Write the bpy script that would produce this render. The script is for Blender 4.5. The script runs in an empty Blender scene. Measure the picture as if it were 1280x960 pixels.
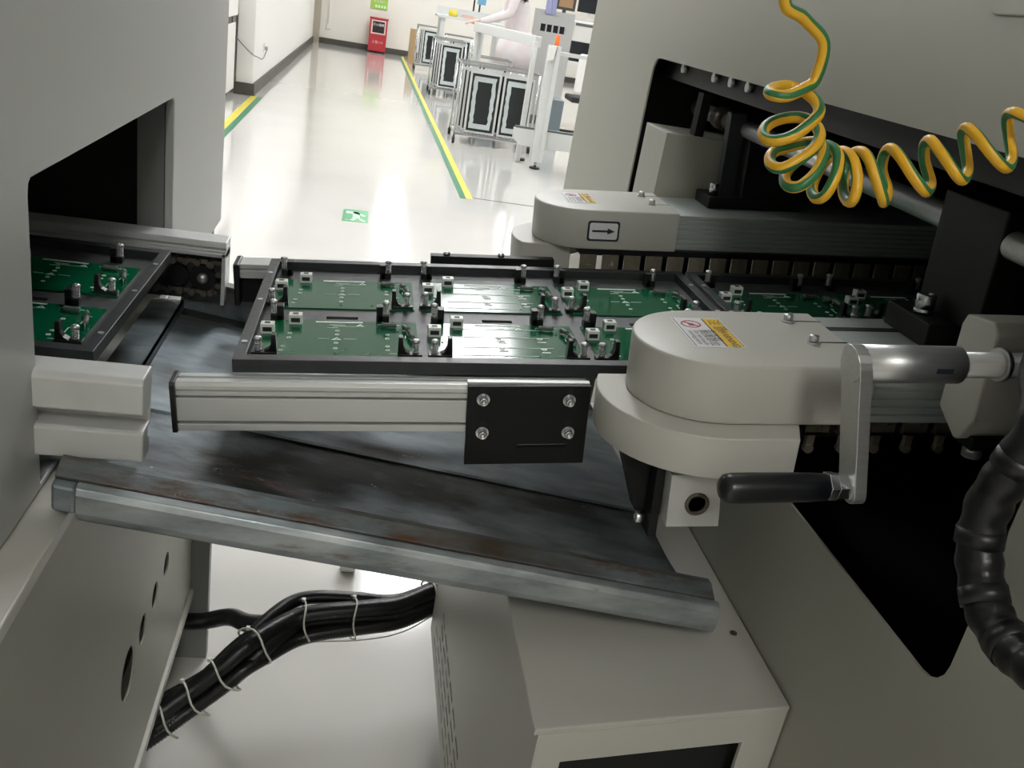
import bpy, bmesh, math, random
from math import sin, cos, pi, radians
from mathutils import Vector, Matrix
random.seed(7)
S = bpy.context.scene
COL = S.collection

# ------------------------------------------------------------------ camera
def make_camera():
    yaw, pit, rol = radians(11.48), radians(22.44), radians(-9.96)
    fwd = Vector((sin(yaw)*cos(pit), cos(yaw)*cos(pit), -sin(pit)))
    r0 = Vector((cos(yaw), -sin(yaw), 0)); d0 = fwd.cross(r0)
    r = r0*cos(rol) + d0*sin(rol); d = -r0*sin(rol) + d0*cos(rol)
    m = Matrix((r, -d, -fwd)).transposed().to_4x4()
    m.translation = (0, 0, 1.25)
    cd = bpy.data.cameras.new('camera'); co = bpy.data.objects.new('camera', cd)
    COL.objects.link(co); co.matrix_world = m
    cd.sensor_fit = 'HORIZONTAL'; cd.sensor_width = 36; cd.lens = 1131/1280*36
    cd.clip_start = 0.02; cd.clip_end = 100
    S.camera = co
make_camera()

# ------------------------------------------------------------------ world, exposure
w = bpy.data.worlds.new('world'); S.world = w; w.use_nodes = True
w.node_tree.nodes['Background'].inputs[0].default_value = (0.9, 0.95, 1.0, 1)
w.node_tree.nodes['Background'].inputs[1].default_value = 0.05
S.view_settings.view_transform = 'Standard'; S.view_settings.look = 'None'
S.view_settings.exposure = 0.14; S.view_settings.gamma = 1.0; S.view_settings.use_curve_mapping = False
LAMP = 22.0                      # radiance of the ceiling panels
LAMPS = [(0.52, 5.72), (0.56, 8.6), (0.56, 11.4), (0.56, 14.2), (0.56, 17.0),
         (2.9, 5.85), (2.9, 8.6), (2.9, 11.4), (2.9, 14.2), (2.9, 17.0),
         (-2.1, 5.85), (-2.1, 8.6), (-2.1, 3.1), (0.3, 3.1), (-1.9, 0.4)]  # last panel is an unseen lamp added to brighten the right machine
FILL_LAMPS = [(0.1, -1.7)]     # unseen fill panel added behind the camera, slightly dimmed
CEIL = 2.8

# ------------------------------------------------------------------ materials
def lin(c):
    return tuple(((v/255)/12.92 if v/255 <= .04045 else ((v/255+.055)/1.055)**2.4) for v in c) + (1,)
def pbr(name, col, rough=.5, metal=0., coat=0., spec=.5, var=0., vscale=8., bump=0., bscale=60., streak=None, col2=None, emit=None):
    m = bpy.data.materials.new(name); m.use_nodes = True
    nt = m.node_tree; b = nt.nodes['Principled BSDF']
    b.inputs['Base Color'].default_value = lin(col); b.inputs['Roughness'].default_value = rough
    b.inputs['Metallic'].default_value = metal; b.inputs['Coat Weight'].default_value = coat
    b.inputs['Coat Roughness'].default_value = .08
    b.inputs['Specular IOR Level'].default_value = spec
    if emit:
        b.inputs['Emission Color'].default_value = lin(col); b.inputs['Emission Strength'].default_value = emit
    def coord(scale):
        tc = nt.nodes.new('ShaderNodeTexCoord'); mp = nt.nodes.new('ShaderNodeMapping')
        mp.inputs['Scale'].default_value = scale
        nt.links.new(tc.outputs['Object'], mp.inputs['Vector']); return mp.outputs['Vector']
    if var:
        n = nt.nodes.new('ShaderNodeTexNoise'); n.inputs['Scale'].default_value = vscale; n.inputs['Detail'].default_value = 6
        nt.links.new(coord(streak or (1, 1, 1)), n.inputs['Vector'])
        mx = nt.nodes.new('ShaderNodeMix'); mx.data_type = 'RGBA'
        a = lin(col); c2 = lin(col2) if col2 else tuple(v*(1-var) for v in a[:3]) + (1,)
        mx.inputs[6].default_value = a; mx.inputs[7].default_value = c2
        cr = nt.nodes.new('ShaderNodeMapRange'); cr.inputs['From Min'].default_value = .35; cr.inputs['From Max'].default_value = .7
        nt.links.new(n.outputs['Fac'], cr.inputs['Value']); nt.links.new(cr.outputs['Result'], mx.inputs[0])
        nt.links.new(mx.outputs[2], b.inputs['Base Color'])
        rr = nt.nodes.new('ShaderNodeMapRange'); rr.inputs['To Min'].default_value = rough*.85; rr.inputs['To Max'].default_value = min(1, rough*1.25)
        nt.links.new(n.outputs['Fac'], rr.inputs['Value']); nt.links.new(rr.outputs['Result'], b.inputs['Roughness'])
    if bump:
        n = nt.nodes.new('ShaderNodeTexNoise'); n.inputs['Scale'].default_value = bscale; n.inputs['Detail'].default_value = 3
        nt.links.new(coord(streak or (1, 1, 1)), n.inputs['Vector'])
        bp = nt.nodes.new('ShaderNodeBump'); bp.inputs['Strength'].default_value = bump; bp.inputs['Distance'].default_value = .002
        nt.links.new(n.outputs['Fac'], bp.inputs['Height']); nt.links.new(bp.outputs['Normal'], b.inputs['Normal'])
    return m
M = {}
M['beige'] = pbr('beige_powder_coat', (191, 190, 182), .42, bump=.08, bscale=400)
M['beige2'] = pbr('grey_beige_sheet', (186, 187, 185), .42, bump=.05, bscale=300)
M['sheet'] = pbr('machine_sheet_paint', (168, 168, 157), .5, bump=.05, bscale=300)
M['jamb'] = pbr('grey_inner_sheet', (130, 132, 130), .5)
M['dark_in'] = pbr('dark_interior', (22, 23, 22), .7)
M['brown_in'] = pbr('brown_inner_panel', (120, 98, 74), .7)
M['alu'] = pbr('anodised_aluminium', (210, 212, 211), .36, .35, var=.05, vscale=30, streak=(.15, 60, 60))
M['alu_dk'] = pbr('ridged_aluminium', (176, 184, 181), .45, .25, var=.15, vscale=20, streak=(1, 30, 30))
M['alu_sand'] = pbr('cast_aluminium', (212, 213, 211), .45, .12, var=.1, vscale=25)
M['steel'] = pbr('satin_steel', (205, 207, 207), .38, .85, var=.10, vscale=20, streak=(2, 20, 20))
M['steel_b'] = pbr('bright_zinc', (205, 208, 210), .25, 1.0)
M['black'] = pbr('black_anodised', (17, 18, 18), .5, spec=.3)
M['black_pl'] = pbr('black_plastic', (18, 19, 20), .38)
M['grip'] = pbr('black_grip', (20, 22, 25), .3)
M['frame'] = pbr('pallet_composite', (46, 50, 52), .4, var=.25, vscale=60)
M['frame_dk'] = pbr('pallet_plate', (66, 70, 70), .45, var=.2, vscale=50)
M['pcb'] = pbr('solder_mask_green', (10, 100, 66), .13, coat=0, var=.2, vscale=25)
M['silk'] = pbr('white_silkscreen', (222, 232, 224), .5)
M['pad'] = pbr('tin_pad', (190, 200, 195), .3, .6)
M['white_blk'] = pbr('white_connector', (232, 235, 230), .35)
M['res'] = pbr('grey_resistor', (98, 104, 100), .5)
M['chain'] = pbr('oily_chain_steel', (112, 106, 94), .4, .5, var=.4, vscale=60)
M['finger'] = pbr('titanium_finger', (128, 122, 108), .5, .35, var=.3, vscale=60)
M['hose'] = pbr('black_hose', (16, 17, 18), .35, bump=.3, bscale=120)
M['tie'] = pbr('white_cable_tie', (215, 215, 205), .4)
M['yellow'] = pbr('yellow_wire', (232, 178, 40), .4)
M['greenw'] = pbr('green_wire', (52, 118, 70), .4)
M['y_tape'] = pbr('yellow_tape', (222, 205, 70), .4)
M['g_tape'] = pbr('green_tape', (40, 120, 84), .4)
M['sign_g'] = pbr('green_sign', (60, 150, 100), .4)
M['sign_lt'] = pbr('pale_green_print', (190, 245, 195), .4)
M['lime'] = pbr('lime_sign', (165, 205, 80), .5)
M['white'] = pbr('white_paint', (232, 231, 226), .5)
M['wall'] = pbr('wall_paint', (232, 229, 220), .6, bump=.05, bscale=80)
M['bboard'] = pbr('dark_baseboard', (74, 71, 64), .5)
M['red'] = pbr('red_enamel', (178, 45, 55), .3)
M['dark_win'] = pbr('dark_window', (44, 40, 40), .15)
M['pinkw'] = pbr('pale_pink_trim', (222, 190, 182), .5)
M['paper'] = pbr('white_label', (226, 226, 228), .4)
M['lab_y'] = pbr('yellow_label', (236, 190, 20), .4)
M['lab_r'] = pbr('red_print', (190, 60, 90), .5)
M['ink'] = pbr('black_ink', (34, 40, 48), .5)
M['rubber'] = pbr('dark_rubber', (40, 40, 40), .6)
M['sten_c'] = pbr('dark_stencil_sheet', (32, 38, 38), .35)
M['sten_b'] = pbr('pale_stencil_mesh', (196, 204, 204), .5)
M['alu_w'] = pbr('pale_extrusion', (214, 216, 214), .4, .2)
M['coat'] = pbr('pale_smock', (224, 220, 220), .8, var=.12, vscale=6, col2=(222, 206, 208))
M['skin'] = pbr('skin', (206, 176, 160), .55)
M['trousers'] = pbr('grey_cloth', (160, 162, 165), .8)
M['cardb'] = pbr('cardboard', (176, 148, 112), .8)
M['orange'] = pbr('orange_plastic', (240, 120, 50), .5)
M['grey_bin'] = pbr('slate_plastic', (110, 122, 128), .5)
M['wire'] = pbr('grey_wire', (150, 150, 148), .45, .4)
M['screen'] = pbr('dark_screen', (40, 44, 48), .2)
M['wood'] = pbr('tan_picture', (176, 140, 100), .5)
M['blue_c'] = pbr('lilac_cloth', (165, 170, 205), .8)
M['blue2'] = pbr('blue_plastic', (110, 165, 200), .5)
M['ceil'] = pbr('ceiling_tile', (228, 228, 226), .8)
M['lamp'] = pbr('lamp_diffuser', (252, 253, 255), .5, emit=LAMP)
M['lamp_fill'] = pbr('lamp_diffuser_fill', (255, 253, 248), .5, emit=LAMP*.9)

def floor_mat():
    m = pbr('epoxy_floor', (214, 212, 207), .1, var=.06, vscale=1.5, bump=.02, bscale=3)
    m.node_tree.nodes['Principled BSDF'].inputs['Coat Weight'].default_value = .5
    return m
M['floor'] = floor_mat()

def tray_mat(name, o0, o1, oilc, hi=(150, 160, 165), r0=.6, r1=.72):
    m = bpy.data.materials.new(name); m.use_nodes = True
    nt = m.node_tree; b = nt.nodes['Principled BSDF']; N = nt.nodes.new; L = nt.links.new
    tc = N('ShaderNodeTexCoord')
    def noise(scale, st, detail=8, rough=.6):
        mp = N('ShaderNodeMapping'); mp.inputs['Scale'].default_value = st
        L(tc.outputs['Object'], mp.inputs['Vector'])
        n = N('ShaderNodeTexNoise'); n.inputs['Scale'].default_value = scale; n.inputs['Detail'].default_value = detail
        n.inputs['Roughness'].default_value = rough; L(mp.outputs['Vector'], n.inputs['Vector']); return n.outputs['Fac']
    def rng(v, a, c, lo=0, hi=1):
        r = N('ShaderNodeMapRange'); r.inputs['From Min'].default_value = a; r.inputs['From Max'].default_value = c
        r.inputs['To Min'].default_value = lo; r.inputs['To Max'].default_value = hi
        L(v, r.inputs['Value']); return r.outputs['Result']
    def mix(f, a, c):
        x = N('ShaderNodeMix'); x.data_type = 'RGBA'; L(f, x.inputs[0])
        if isinstance(a, tuple): x.inputs[6].default_value = a
        else: L(a, x.inputs[6])
        if isinstance(c, tuple): x.inputs[7].default_value = c
        else: L(c, x.inputs[7])
        return x.outputs[2]
    base = mix(rng(noise(9, (1, 3, 3)), .3, .7), lin(hi), lin((104, 114, 120)))
    oil = rng(noise(5, (.7, 1.6, 1.6), 6, .55), o0, o1)
    c1 = mix(oil, base, lin(oilc))
    rust = rng(noise(11, (.5, 2, 2), 9, .7), r0, r1)
    c2 = mix(rust, c1, lin((98, 72, 56)))
    flake = rng(noise(30, (1, 1.4, 1), 6, .7), .66, .7)
    c3 = mix(flake, c2, lin((176, 176, 168)))
    L(c3, b.inputs['Base Color'])
    b.inputs['Metallic'].default_value = .55
    L(rng(noise(14, (1, 2, 2)), .3, .7, .28, .6), b.inputs['Roughness'])
    bp = N('ShaderNodeBump'); bp.inputs['Strength'].default_value = .25; bp.inputs['Distance'].default_value = .002
    L(noise(40, (1, 1, 1)), bp.inputs['Height']); L(bp.outputs['Normal'], b.inputs['Normal'])
    return m
M['tray'] = tray_mat('galvanised_steel', .54, .66, (92, 92, 88))
M['tray_lip'] = tray_mat('worn_galvanised_fold', .56, .70, (96, 100, 102), (184, 190, 190))
M['tray_rust'] = tray_mat('rusty_galvanised_lip', .40, .62, (78, 70, 60), r0=.47, r1=.6)
M['tray_oily_shaded'] = tray_mat('oil_stained_shaded_galvanised_steel', .36, .54, (36, 36, 32), r0=.58, r1=.66)  # oil stains, with the shade under the rail darkened into the colour

# ------------------------------------------------------------------ conveyor frame
T = radians(5.14)                              # incline of the soldering conveyor
O = Vector((-0.111, 0.872, 0.880))
RC = Matrix.Rotation(-T, 4, 'Y')
def W(l): return O + RC.to_3x3() @ Vector(l)

# ------------------------------------------------------------------ mesh builder
class B:
    def __init__(s): s.bm = bmesh.new(); s.mi = 0
    def _f(s, vs, smooth=False):
        try:
            f = s.bm.faces.new(vs); f.smooth = smooth; f.material_index = s.mi; return f
        except ValueError: return None
    def box(s, a, b):
        x0, y0, z0 = a; x1, y1, z1 = b
        v = [s.bm.verts.new(p) for p in ((x0,y0,z0),(x1,y0,z0),(x1,y1,z0),(x0,y1,z0),(x0,y0,z1),(x1,y0,z1),(x1,y1,z1),(x0,y1,z1))]
        for q in ((3,2,1,0),(4,5,6,7),(0,1,5,4),(1,2,6,5),(2,3,7,6),(3,0,4,7)): s._f([v[i] for i in q])
        return s
    def bar(s, p, q, w, h, up=(0,0,1)):          # square bar between two points
        p = Vector(p); q = Vector(q); d = (q-p).normalized(); u = Vector(up)
        sd = d.cross(u).normalized(); u = sd.cross(d).normalized()
        c = [(-1,-1),(1,-1),(1,1),(-1,1)]
        A = [s.bm.verts.new(p+sd*(i*w/2)+u*(j*h/2)) for i,j in c]; Q = [s.bm.verts.new(q+sd*(i*w/2)+u*(j*h/2)) for i,j in c]
        s._f(A[::-1]); s._f(Q)
        for i in range(4): s._f([A[i],A[(i+1)%4],Q[(i+1)%4],Q[i]])
        return s
    def cyl(s, p, q, r, seg=20, r2=None, cap=True, smooth=True):
        p = Vector(p); q = Vector(q); d = (q-p).normalized(); r2 = r if r2 is None else r2
        a = d.orthogonal().normalized(); b = d.cross(a)
        A = [s.bm.verts.new(p+(a*cos(2*pi*i/seg)+b*sin(2*pi*i/seg))*r) for i in range(seg)]
        Q = [s.bm.verts.new(q+(a*cos(2*pi*i/seg)+b*sin(2*pi*i/seg))*r2) for i in range(seg)]
        for i in range(seg): s._f([A[i],A[(i+1)%seg],Q[(i+1)%seg],Q[i]], smooth)
        if cap: s._f(A[::-1]); s._f(Q)
        return s
    def lathe(s, prof, p, d, seg=20):            # prof = [(radius, height)] about axis p + d
        p = Vector(p); d = Vector(d).normalized(); a = d.orthogonal().normalized(); b = d.cross(a); R = []
        for r, h in prof:
            R.append([s.bm.verts.new(p+d*h+(a*cos(2*pi*i/seg)+b*sin(2*pi*i/seg))*max(r,1e-5)) for i in range(seg)])
        for k in range(len(R)-1):
            for i in range(seg): s._f([R[k][i],R[k][(i+1)%seg],R[k+1][(i+1)%seg],R[k+1][i]], True)
        s._f(R[0][::-1]); s._f(R[-1]); return s
    def prism(s, poly, fn, a, b, smooth=False):  # poly 2-D, fn(u,v,t) -> 3-D
        A = [s.bm.verts.new(fn(u,v,a)) for u,v in poly]; Q = [s.bm.verts.new(fn(u,v,b)) for u,v in poly]
        n = len(poly); s._f(A[::-1]); s._f(Q)
        for i in range(n): s._f([A[i],A[(i+1)%n],Q[(i+1)%n],Q[i]], smooth)
        return s
    def tube(s, path, r, seg=10, mats=None, twist=0., caps=True):
        P = [Vector(p) for p in path]; n = len(P); R = []; prev = None
        for i in range(n):
            t = (P[min(i+1,n-1)]-P[max(i-1,0)]).normalized()
            if prev is None: a = t.orthogonal().normalized()
            else: a = (prev - t*prev.dot(t)).normalized()
            prev = a; b = t.cross(a); rr = r[i] if isinstance(r,(list,tuple)) else r
            ph = twist*i
            R.append([s.bm.verts.new(P[i]+(a*cos(2*pi*k/seg+ph)+b*sin(2*pi*k/seg+ph))*rr) for k in range(seg)])
        for i in range(n-1):
            for k in range(seg):
                f = s._f([R[i][k],R[i][(k+1)%seg],R[i+1][(k+1)%seg],R[i+1][k]], True)
                if f and mats: f.material_index = mats(k, i)
        if caps: s._f(R[0][::-1]); s._f(R[-1])
        return s
    def plate(s, outer, holes, fn, t0, t1):      # plate with holes; fn(u,v,t)
        tmp = bmesh.new(); es = []
        for lp in [outer]+holes:
            vs = [tmp.verts.new((u,v,0)) for u,v in lp]
            es += [tmp.edges.new((vs[i],vs[(i+1)%len(vs)])) for i in range(len(vs))]
        bmesh.ops.triangle_fill(tmp, use_beauty=True, use_dissolve=False, edges=es)
        tmp.verts.index_update(); uv = [v.co.copy() for v in tmp.verts]
        A = [s.bm.verts.new(fn(p.x,p.y,t0)) for p in uv]; Q = [s.bm.verts.new(fn(p.x,p.y,t1)) for p in uv]
        for f in tmp.faces:
            ix = [v.index for v in f.verts]
            s._f([A[i] for i in ix]); s._f([Q[i] for i in ix[::-1]])
        for e in tmp.edges:
            if len(e.link_faces) == 1:
                i, j = e.verts[0].index, e.verts[1].index; s._f([A[i],A[j],Q[j],Q[i]])
        tmp.free(); return s
def circ(u, v, r, n=16, rv=None): return [(u+r*cos(2*pi*i/n), v+(rv or r)*sin(2*pi*i/n)) for i in range(n)]
def rrect(u0, v0, u1, v1, r, n=4):
    o = []
    for cu, cv, a in ((u1-r,v1-r,0),(u0+r,v1-r,90),(u0+r,v0+r,180),(u1-r,v0+r,270)):
        for i in range(n+1): o.append((cu+r*cos(radians(a+90*i/n)), cv+r*sin(radians(a+90*i/n))))
    return o
def spline(pts, n=8):
    P = [Vector(p) for p in pts]; P = [P[0]*2-P[1]]+P+[P[-1]*2-P[-2]]; o = []
    for i in range(1, len(P)-2):
        for k in range(n):
            t = k/n; a,b,c,d = P[i-1],P[i],P[i+1],P[i+2]
            o.append(.5*((2*b)+(c-a)*t+(2*a-5*b+4*c-d)*t*t+(3*b-a-3*c+d)*t**3))
    o.append(P[-2]); return o

# ------------------------------------------------------------------ object helpers
def thing(name, label, cat, base=(0,0,0), frame='W', group=None):
    o = bpy.data.objects.new(name, None); COL.objects.link(o); o.empty_display_size = .02
    if frame == 'C': o.matrix_world = Matrix.Translation(W(base)) @ RC
    else: o.location = base
    o['label'] = label; o['category'] = cat
    if group: o['group'] = group
    o['_b'] = list(base)
    return o
def base_of(p):
    while p is not None:
        if '_b' in p: return Vector(p['_b'])
        p = p.parent
    return Vector((0,0,0))
def mesh_obj(name, b, mat, bev=0., off=None):
    if off is not None and off.length: bmesh.ops.translate(b.bm, verts=b.bm.verts[:], vec=-off)
    bmesh.ops.recalc_face_normals(b.bm, faces=b.bm.faces[:])
    me = bpy.data.meshes.new(name); b.bm.to_mesh(me); b.bm.free()
    for m in (mat if isinstance(mat, (list, tuple)) else [mat]): me.materials.append(M[m])
    o = bpy.data.objects.new(name, me); COL.objects.link(o)
    if bev:
        md = o.modifiers.new('bevel', 'BEVEL'); md.width = bev; md.segments = 2; md.limit_method = 'ANGLE'; md.angle_limit = radians(40)
    return o
def part(name, b, mat, parent, bev=0., label=None):
    o = mesh_obj(name, b, mat, bev, base_of(parent)); o.parent = parent
    if label: o['label'] = label
    return o
def solo(name, label, cat, b, mat, base=(0,0,0), frame='W', bev=0., group=None):
    o = mesh_obj(name, b, mat, bev, Vector(base))
    if frame == 'C': o.matrix_world = Matrix.Translation(W(base)) @ RC
    else: o.location = base
    o['label'] = label; o['category'] = cat
    if group: o['group'] = group
    o['_b'] = list(base)
    return o
def struct(name, b, mat, bev=0.):
    o = mesh_obj(name, b, mat, bev); o['kind'] = 'structure'; return o
def dup(root, matrix=None, label=None, loc=None):
    def rec(o, par):
        c = o.copy(); COL.objects.link(c)
        if par: c.parent = par
        for ch in list(o.children): rec(ch, c)
        return c
    r = rec(root, None)
    if matrix is not None: r.matrix_world = matrix
    if loc is not None: r.location = loc
    if label: r['label'] = label
    return r
def dup_part(o, parent, loc, rz=0.):
    c = o.copy(); COL.objects.link(c); c.parent = parent; c.location = loc; c.rotation_euler = (0,0,rz)
    for ch in o.children:
        d = ch.copy(); COL.objects.link(d); d.parent = c
    return c
def text_obj(name, s, size, mat, parent, mtx, label=None, squeeze=1., thick=.0):
    cu = bpy.data.curves.new(name, 'FONT'); cu.body = s; cu.size = size; cu.align_x = 'CENTER'; cu.align_y = 'CENTER'
    cu.extrude = thick
    t = bpy.data.objects.new(name, cu); COL.objects.link(t)
    dg = bpy.context.evaluated_depsgraph_get(); me = bpy.data.meshes.new_from_object(t.evaluated_get(dg))
    bpy.data.objects.remove(t); bpy.data.curves.remove(cu)
    me.transform(Matrix.Diagonal((squeeze,1,1,1)))
    me.transform(mtx); me.materials.clear(); me.materials.append(M[mat])
    o = bpy.data.objects.new(name, me); COL.objects.link(o); o.parent = parent
    if label: o['label'] = label
    return o

# ================================================================== STRUCTURE
struct('floor', B().box((-5,-3,-.1),(6,20,0)), 'floor')
struct('ceiling', B().box((-5,-3,CEIL+.03),(6,20,CEIL+.13)), 'ceil')
HY = .0
struct('wall_back', B().box((-5,18.8,0),(6,19,CEIL+.03)), 'wall')
struct('baseboard_back', B().box((-1.26,18.78,0),(6,18.8,.105)), 'bboard')
struct('wall_left', B().box((-1.32,9.75,0),(-1.16,18.8,CEIL+.03)), 'white')
bb = B(); bb.box((-1.16,9.73,0),(-1.14,18.8,.115)); bb.box((-1.33,9.73,0),(-1.16,9.75,.115))
struct('baseboard_left', bb, 'bboard')
struct('wall_far_left', B().box((-5,-3,0),(-4.9,20,CEIL+.03)), 'wall')
struct('wall_right', B().box((5.9,-3,0),(6,20,CEIL+.03)), 'wall')
struct('wall_front', B().box((-5,-3,0),(6,-2.9,CEIL+.03)), 'wall')
M['trimg'] = pbr('beige_door_trim', (168,160,145), .5)
struct('trim_1', B().box((-1.16,18.5,0),(-1.05,18.8,CEIL)), 'trimg')
# floor tape lines
tp = B()
def quad_on_floor(b, p0, p1, w, h=.0012, z=0.0):
    d = Vector((p1[0]-p0[0],p1[1]-p0[1],0)).normalized(); n = Vector((d.y,-d.x,0))*w
    a=Vector((*p0,z)); c=Vector((*p1,z)); up=Vector((0,0,h))
    v=[b.bm.verts.new(q) for q in (a,c,c+n,a+n,a+up,c+up,c+n+up,a+n+up)]
    for q in ((3,2,1,0),(4,5,6,7),(0,1,5,4),(1,2,6,5),(2,3,7,6),(3,0,4,7)): b._f([v[i] for i in q])
def tape(name, p0, p1, w, mat): 
    b=B(); quad_on_floor(b,p0,p1,w); o=struct(name,b,mat); return o
tape('trim_2', (.708,6.13), (.515,18.6), .045, 'y_tape')
for i,(a,c) in enumerate(((6.11,7.0),(7.03,8.2),(8.24,9.6),(9.66,12.0),(12.05,18.6))):
    f = lambda y: .664-(y-6.11)*.01545
    tape('trim_%d'%(3+i), (f(a),a), (f(c),c), .042, 'g_tape')
tape('trim_8', (.76,6.17), (1.6,6.15), .012, 'rubber')
tape('trim_9', (-1.135,5.6), (-1.165,9.72), .06, 'y_tape')
tape('trim_10', (-1.072,5.6), (-1.10,9.72), .05, 'g_tape')

# ceiling lamps
for i,(x,y) in enumerate(LAMPS+FILL_LAMPS):
    t = thing('ceiling_lamp', 'white unseen ceiling lamp panel %s, %s counting from the far wall' % ('above the aisle' if -1<x<1 else 'right of the aisle' if x>1 else 'left of the aisle', ['first','second','third','fourth','fifth','sixth','seventh'][sum(1 for X_,Y_ in LAMPS+FILL_LAMPS if abs(X_-x)<1 and Y_>y)]), 'ceiling lamp', (x,y,CEIL), group='ceiling lamp panels')
    f = B()
    for a,c in (((x-.25,y-.62,CEIL-.03),(x-.21,y+.62,CEIL+.03)),((x+.21,y-.62,CEIL-.03),(x+.25,y+.62,CEIL+.03)),
                ((x-.21,y-.62,CEIL-.03),(x+.21,y-.58,CEIL+.03)),((x-.21,y+.58,CEIL-.03),(x+.21,y+.62,CEIL+.03))): f.box(a,c)
    part('lamp_frame', f, 'white', t)
    part('diffuser', B().box((x-.21,y-.58,CEIL-.02),(x+.21,y+.58,CEIL+.02)), 'lamp' if (x,y) in LAMPS else 'lamp_fill', t)

# ================================================================== LEFT MACHINE
XL = -.27
lm = thing('reflow_cabinet', 'tall grey sheet metal machine cabinet at left with pallet opening', 'machine', (XL-.4,1.1,0))
YZ = lambda u,v,t: (t,u,v)
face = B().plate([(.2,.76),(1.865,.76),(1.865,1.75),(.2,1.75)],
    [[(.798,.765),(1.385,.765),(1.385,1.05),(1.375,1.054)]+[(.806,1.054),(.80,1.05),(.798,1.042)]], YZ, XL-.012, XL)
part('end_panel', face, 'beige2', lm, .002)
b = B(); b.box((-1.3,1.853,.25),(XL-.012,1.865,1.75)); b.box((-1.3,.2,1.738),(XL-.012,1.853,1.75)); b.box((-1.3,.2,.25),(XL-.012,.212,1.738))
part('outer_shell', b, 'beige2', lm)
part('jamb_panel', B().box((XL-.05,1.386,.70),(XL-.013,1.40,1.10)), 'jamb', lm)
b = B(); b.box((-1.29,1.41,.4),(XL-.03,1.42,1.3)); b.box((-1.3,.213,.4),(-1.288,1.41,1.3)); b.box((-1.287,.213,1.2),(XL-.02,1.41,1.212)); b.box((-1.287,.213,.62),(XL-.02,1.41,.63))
part('inner_dark', b, 'dark_in', lm)
part('ledge', B().box((XL-.05,.2,.742),(-.236,1.48,.757)), 'beige', lm, .002)
hl = [circ(1.23,.374,.019), circ(1.152,.374,.020), circ(1.077,.372,.022), circ(.994,.366,.036)]
part('lower_panel', B().plate([(.2,.165),(1.45,.165),(1.45,.742),(.2,.742)], hl, YZ, -.2425, -.240), 'sheet', lm)
part('bottom_lip', B().box((-.30,.2,.150),(-.234,1.45,.165)), 'beige', lm)
part('hole_shade_sheet', B().box((-.275,.9,.30),(-.262,1.32,.45)), 'dark_in', lm)  # near-black sheet added so the holes look shaded inside
part('leg_plate', B().box((-.56,1.455,0),(-.208,1.475,.735)), 'jamb', lm)  # darker grey puts the shade on this leg into its colour
part('leg_plate', B().box((-.9,.3,0),(-.85,.36,.3)), 'sheet', lm)

# left conveyor rails
def left_front_rail():
    t = thing('infeed_rail', 'thick pale aluminium rail block with T slot leaving left cabinet, front side', 'conveyor rail', (-.3,.81,.80))
    pr = [(.822,.887),(.790,.887),(.785,.882),(.785,.852),(.789,.850),(.814,.850),(.814,.834),(.789,.834),(.785,.832),(.785,.803),(.812,.803),(.812,.82),(.806,.82),(.806,.830),(.818,.830),(.818,.866),(.822,.87)]
    part('rail_body', B().prism(pr, lambda u,v,x: (x,u,v), -.62, -.176), 'alu_sand', t, .0015)
    part('chain_guide', B().box((-.62,.822,.862),(-.19,.832,.872)), 'alu', t)
left_front_rail()
def left_rear_rail():
    t = thing('infeed_rail', 'aluminium rail with exposed drive chain and sprocket leaving left cabinet, rear side', 'conveyor rail', (-.3,1.33,.8))
    pr = [(1.345,.875),(1.305,.875),(1.303,.866),(1.309,.865),(1.309,.86),(1.300,.859),(1.300,.853),(1.318,.85),(1.345,.85)]
    part('rail_body', B().prism(pr, lambda u,v,x: (x,u,v), -.62, -.180), 'alu', t, .001)
    part('back_plate', B().box((-.62,1.318,.782),(-.185,1.332,.85)), 'frame', t)
    part('end_plate', B().box((-.185,1.30,.782),(-.180,1.345,.86)), 'alu', t)
    sp = B(); sp.cyl((-.212,1.316,.818),(-.212,1.308,.818),.019,14)
    so_ = part('sprocket', sp, 'black', t); part('hub', B().lathe([(.008,0),(.008,.004),(.004,.008),(.0001,.008)],(-.212,1.308,.818),(0,-1,0),12), 'steel', so_)
    sp = B(); sp.cyl((-.247,1.316,.818),(-.247,1.309,.818),.016,14)
    part('sprocket', sp, 'black', t)
    lk = B()
    for k in range(6):
        x = -.285+k*.0165; lk.cyl((x,1.318,.841),(x,1.299,.841),.0042,8); lk.bar((x,1.312,.841),(x+.0165,1.312,.841),.003,.006)
    for k in range(5):
        x = -.275+k*.0165; lk.cyl((x,1.318,.796),(x,1.299,.796),.0042,8); lk.bar((x,1.312,.796),(x+.0165,1.312,.796),.003,.006)
    for k in range(4):
        a = radians(-60+40*k); lk.cyl((-.212+.024*cos(a),1.318,.818+.024*sin(a)),(-.212+.024*cos(a),1.301,.818+.024*sin(a)),.0042,8)
    part('drive_chain', lk, 'chain', t)
left_rear_rail()

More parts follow.
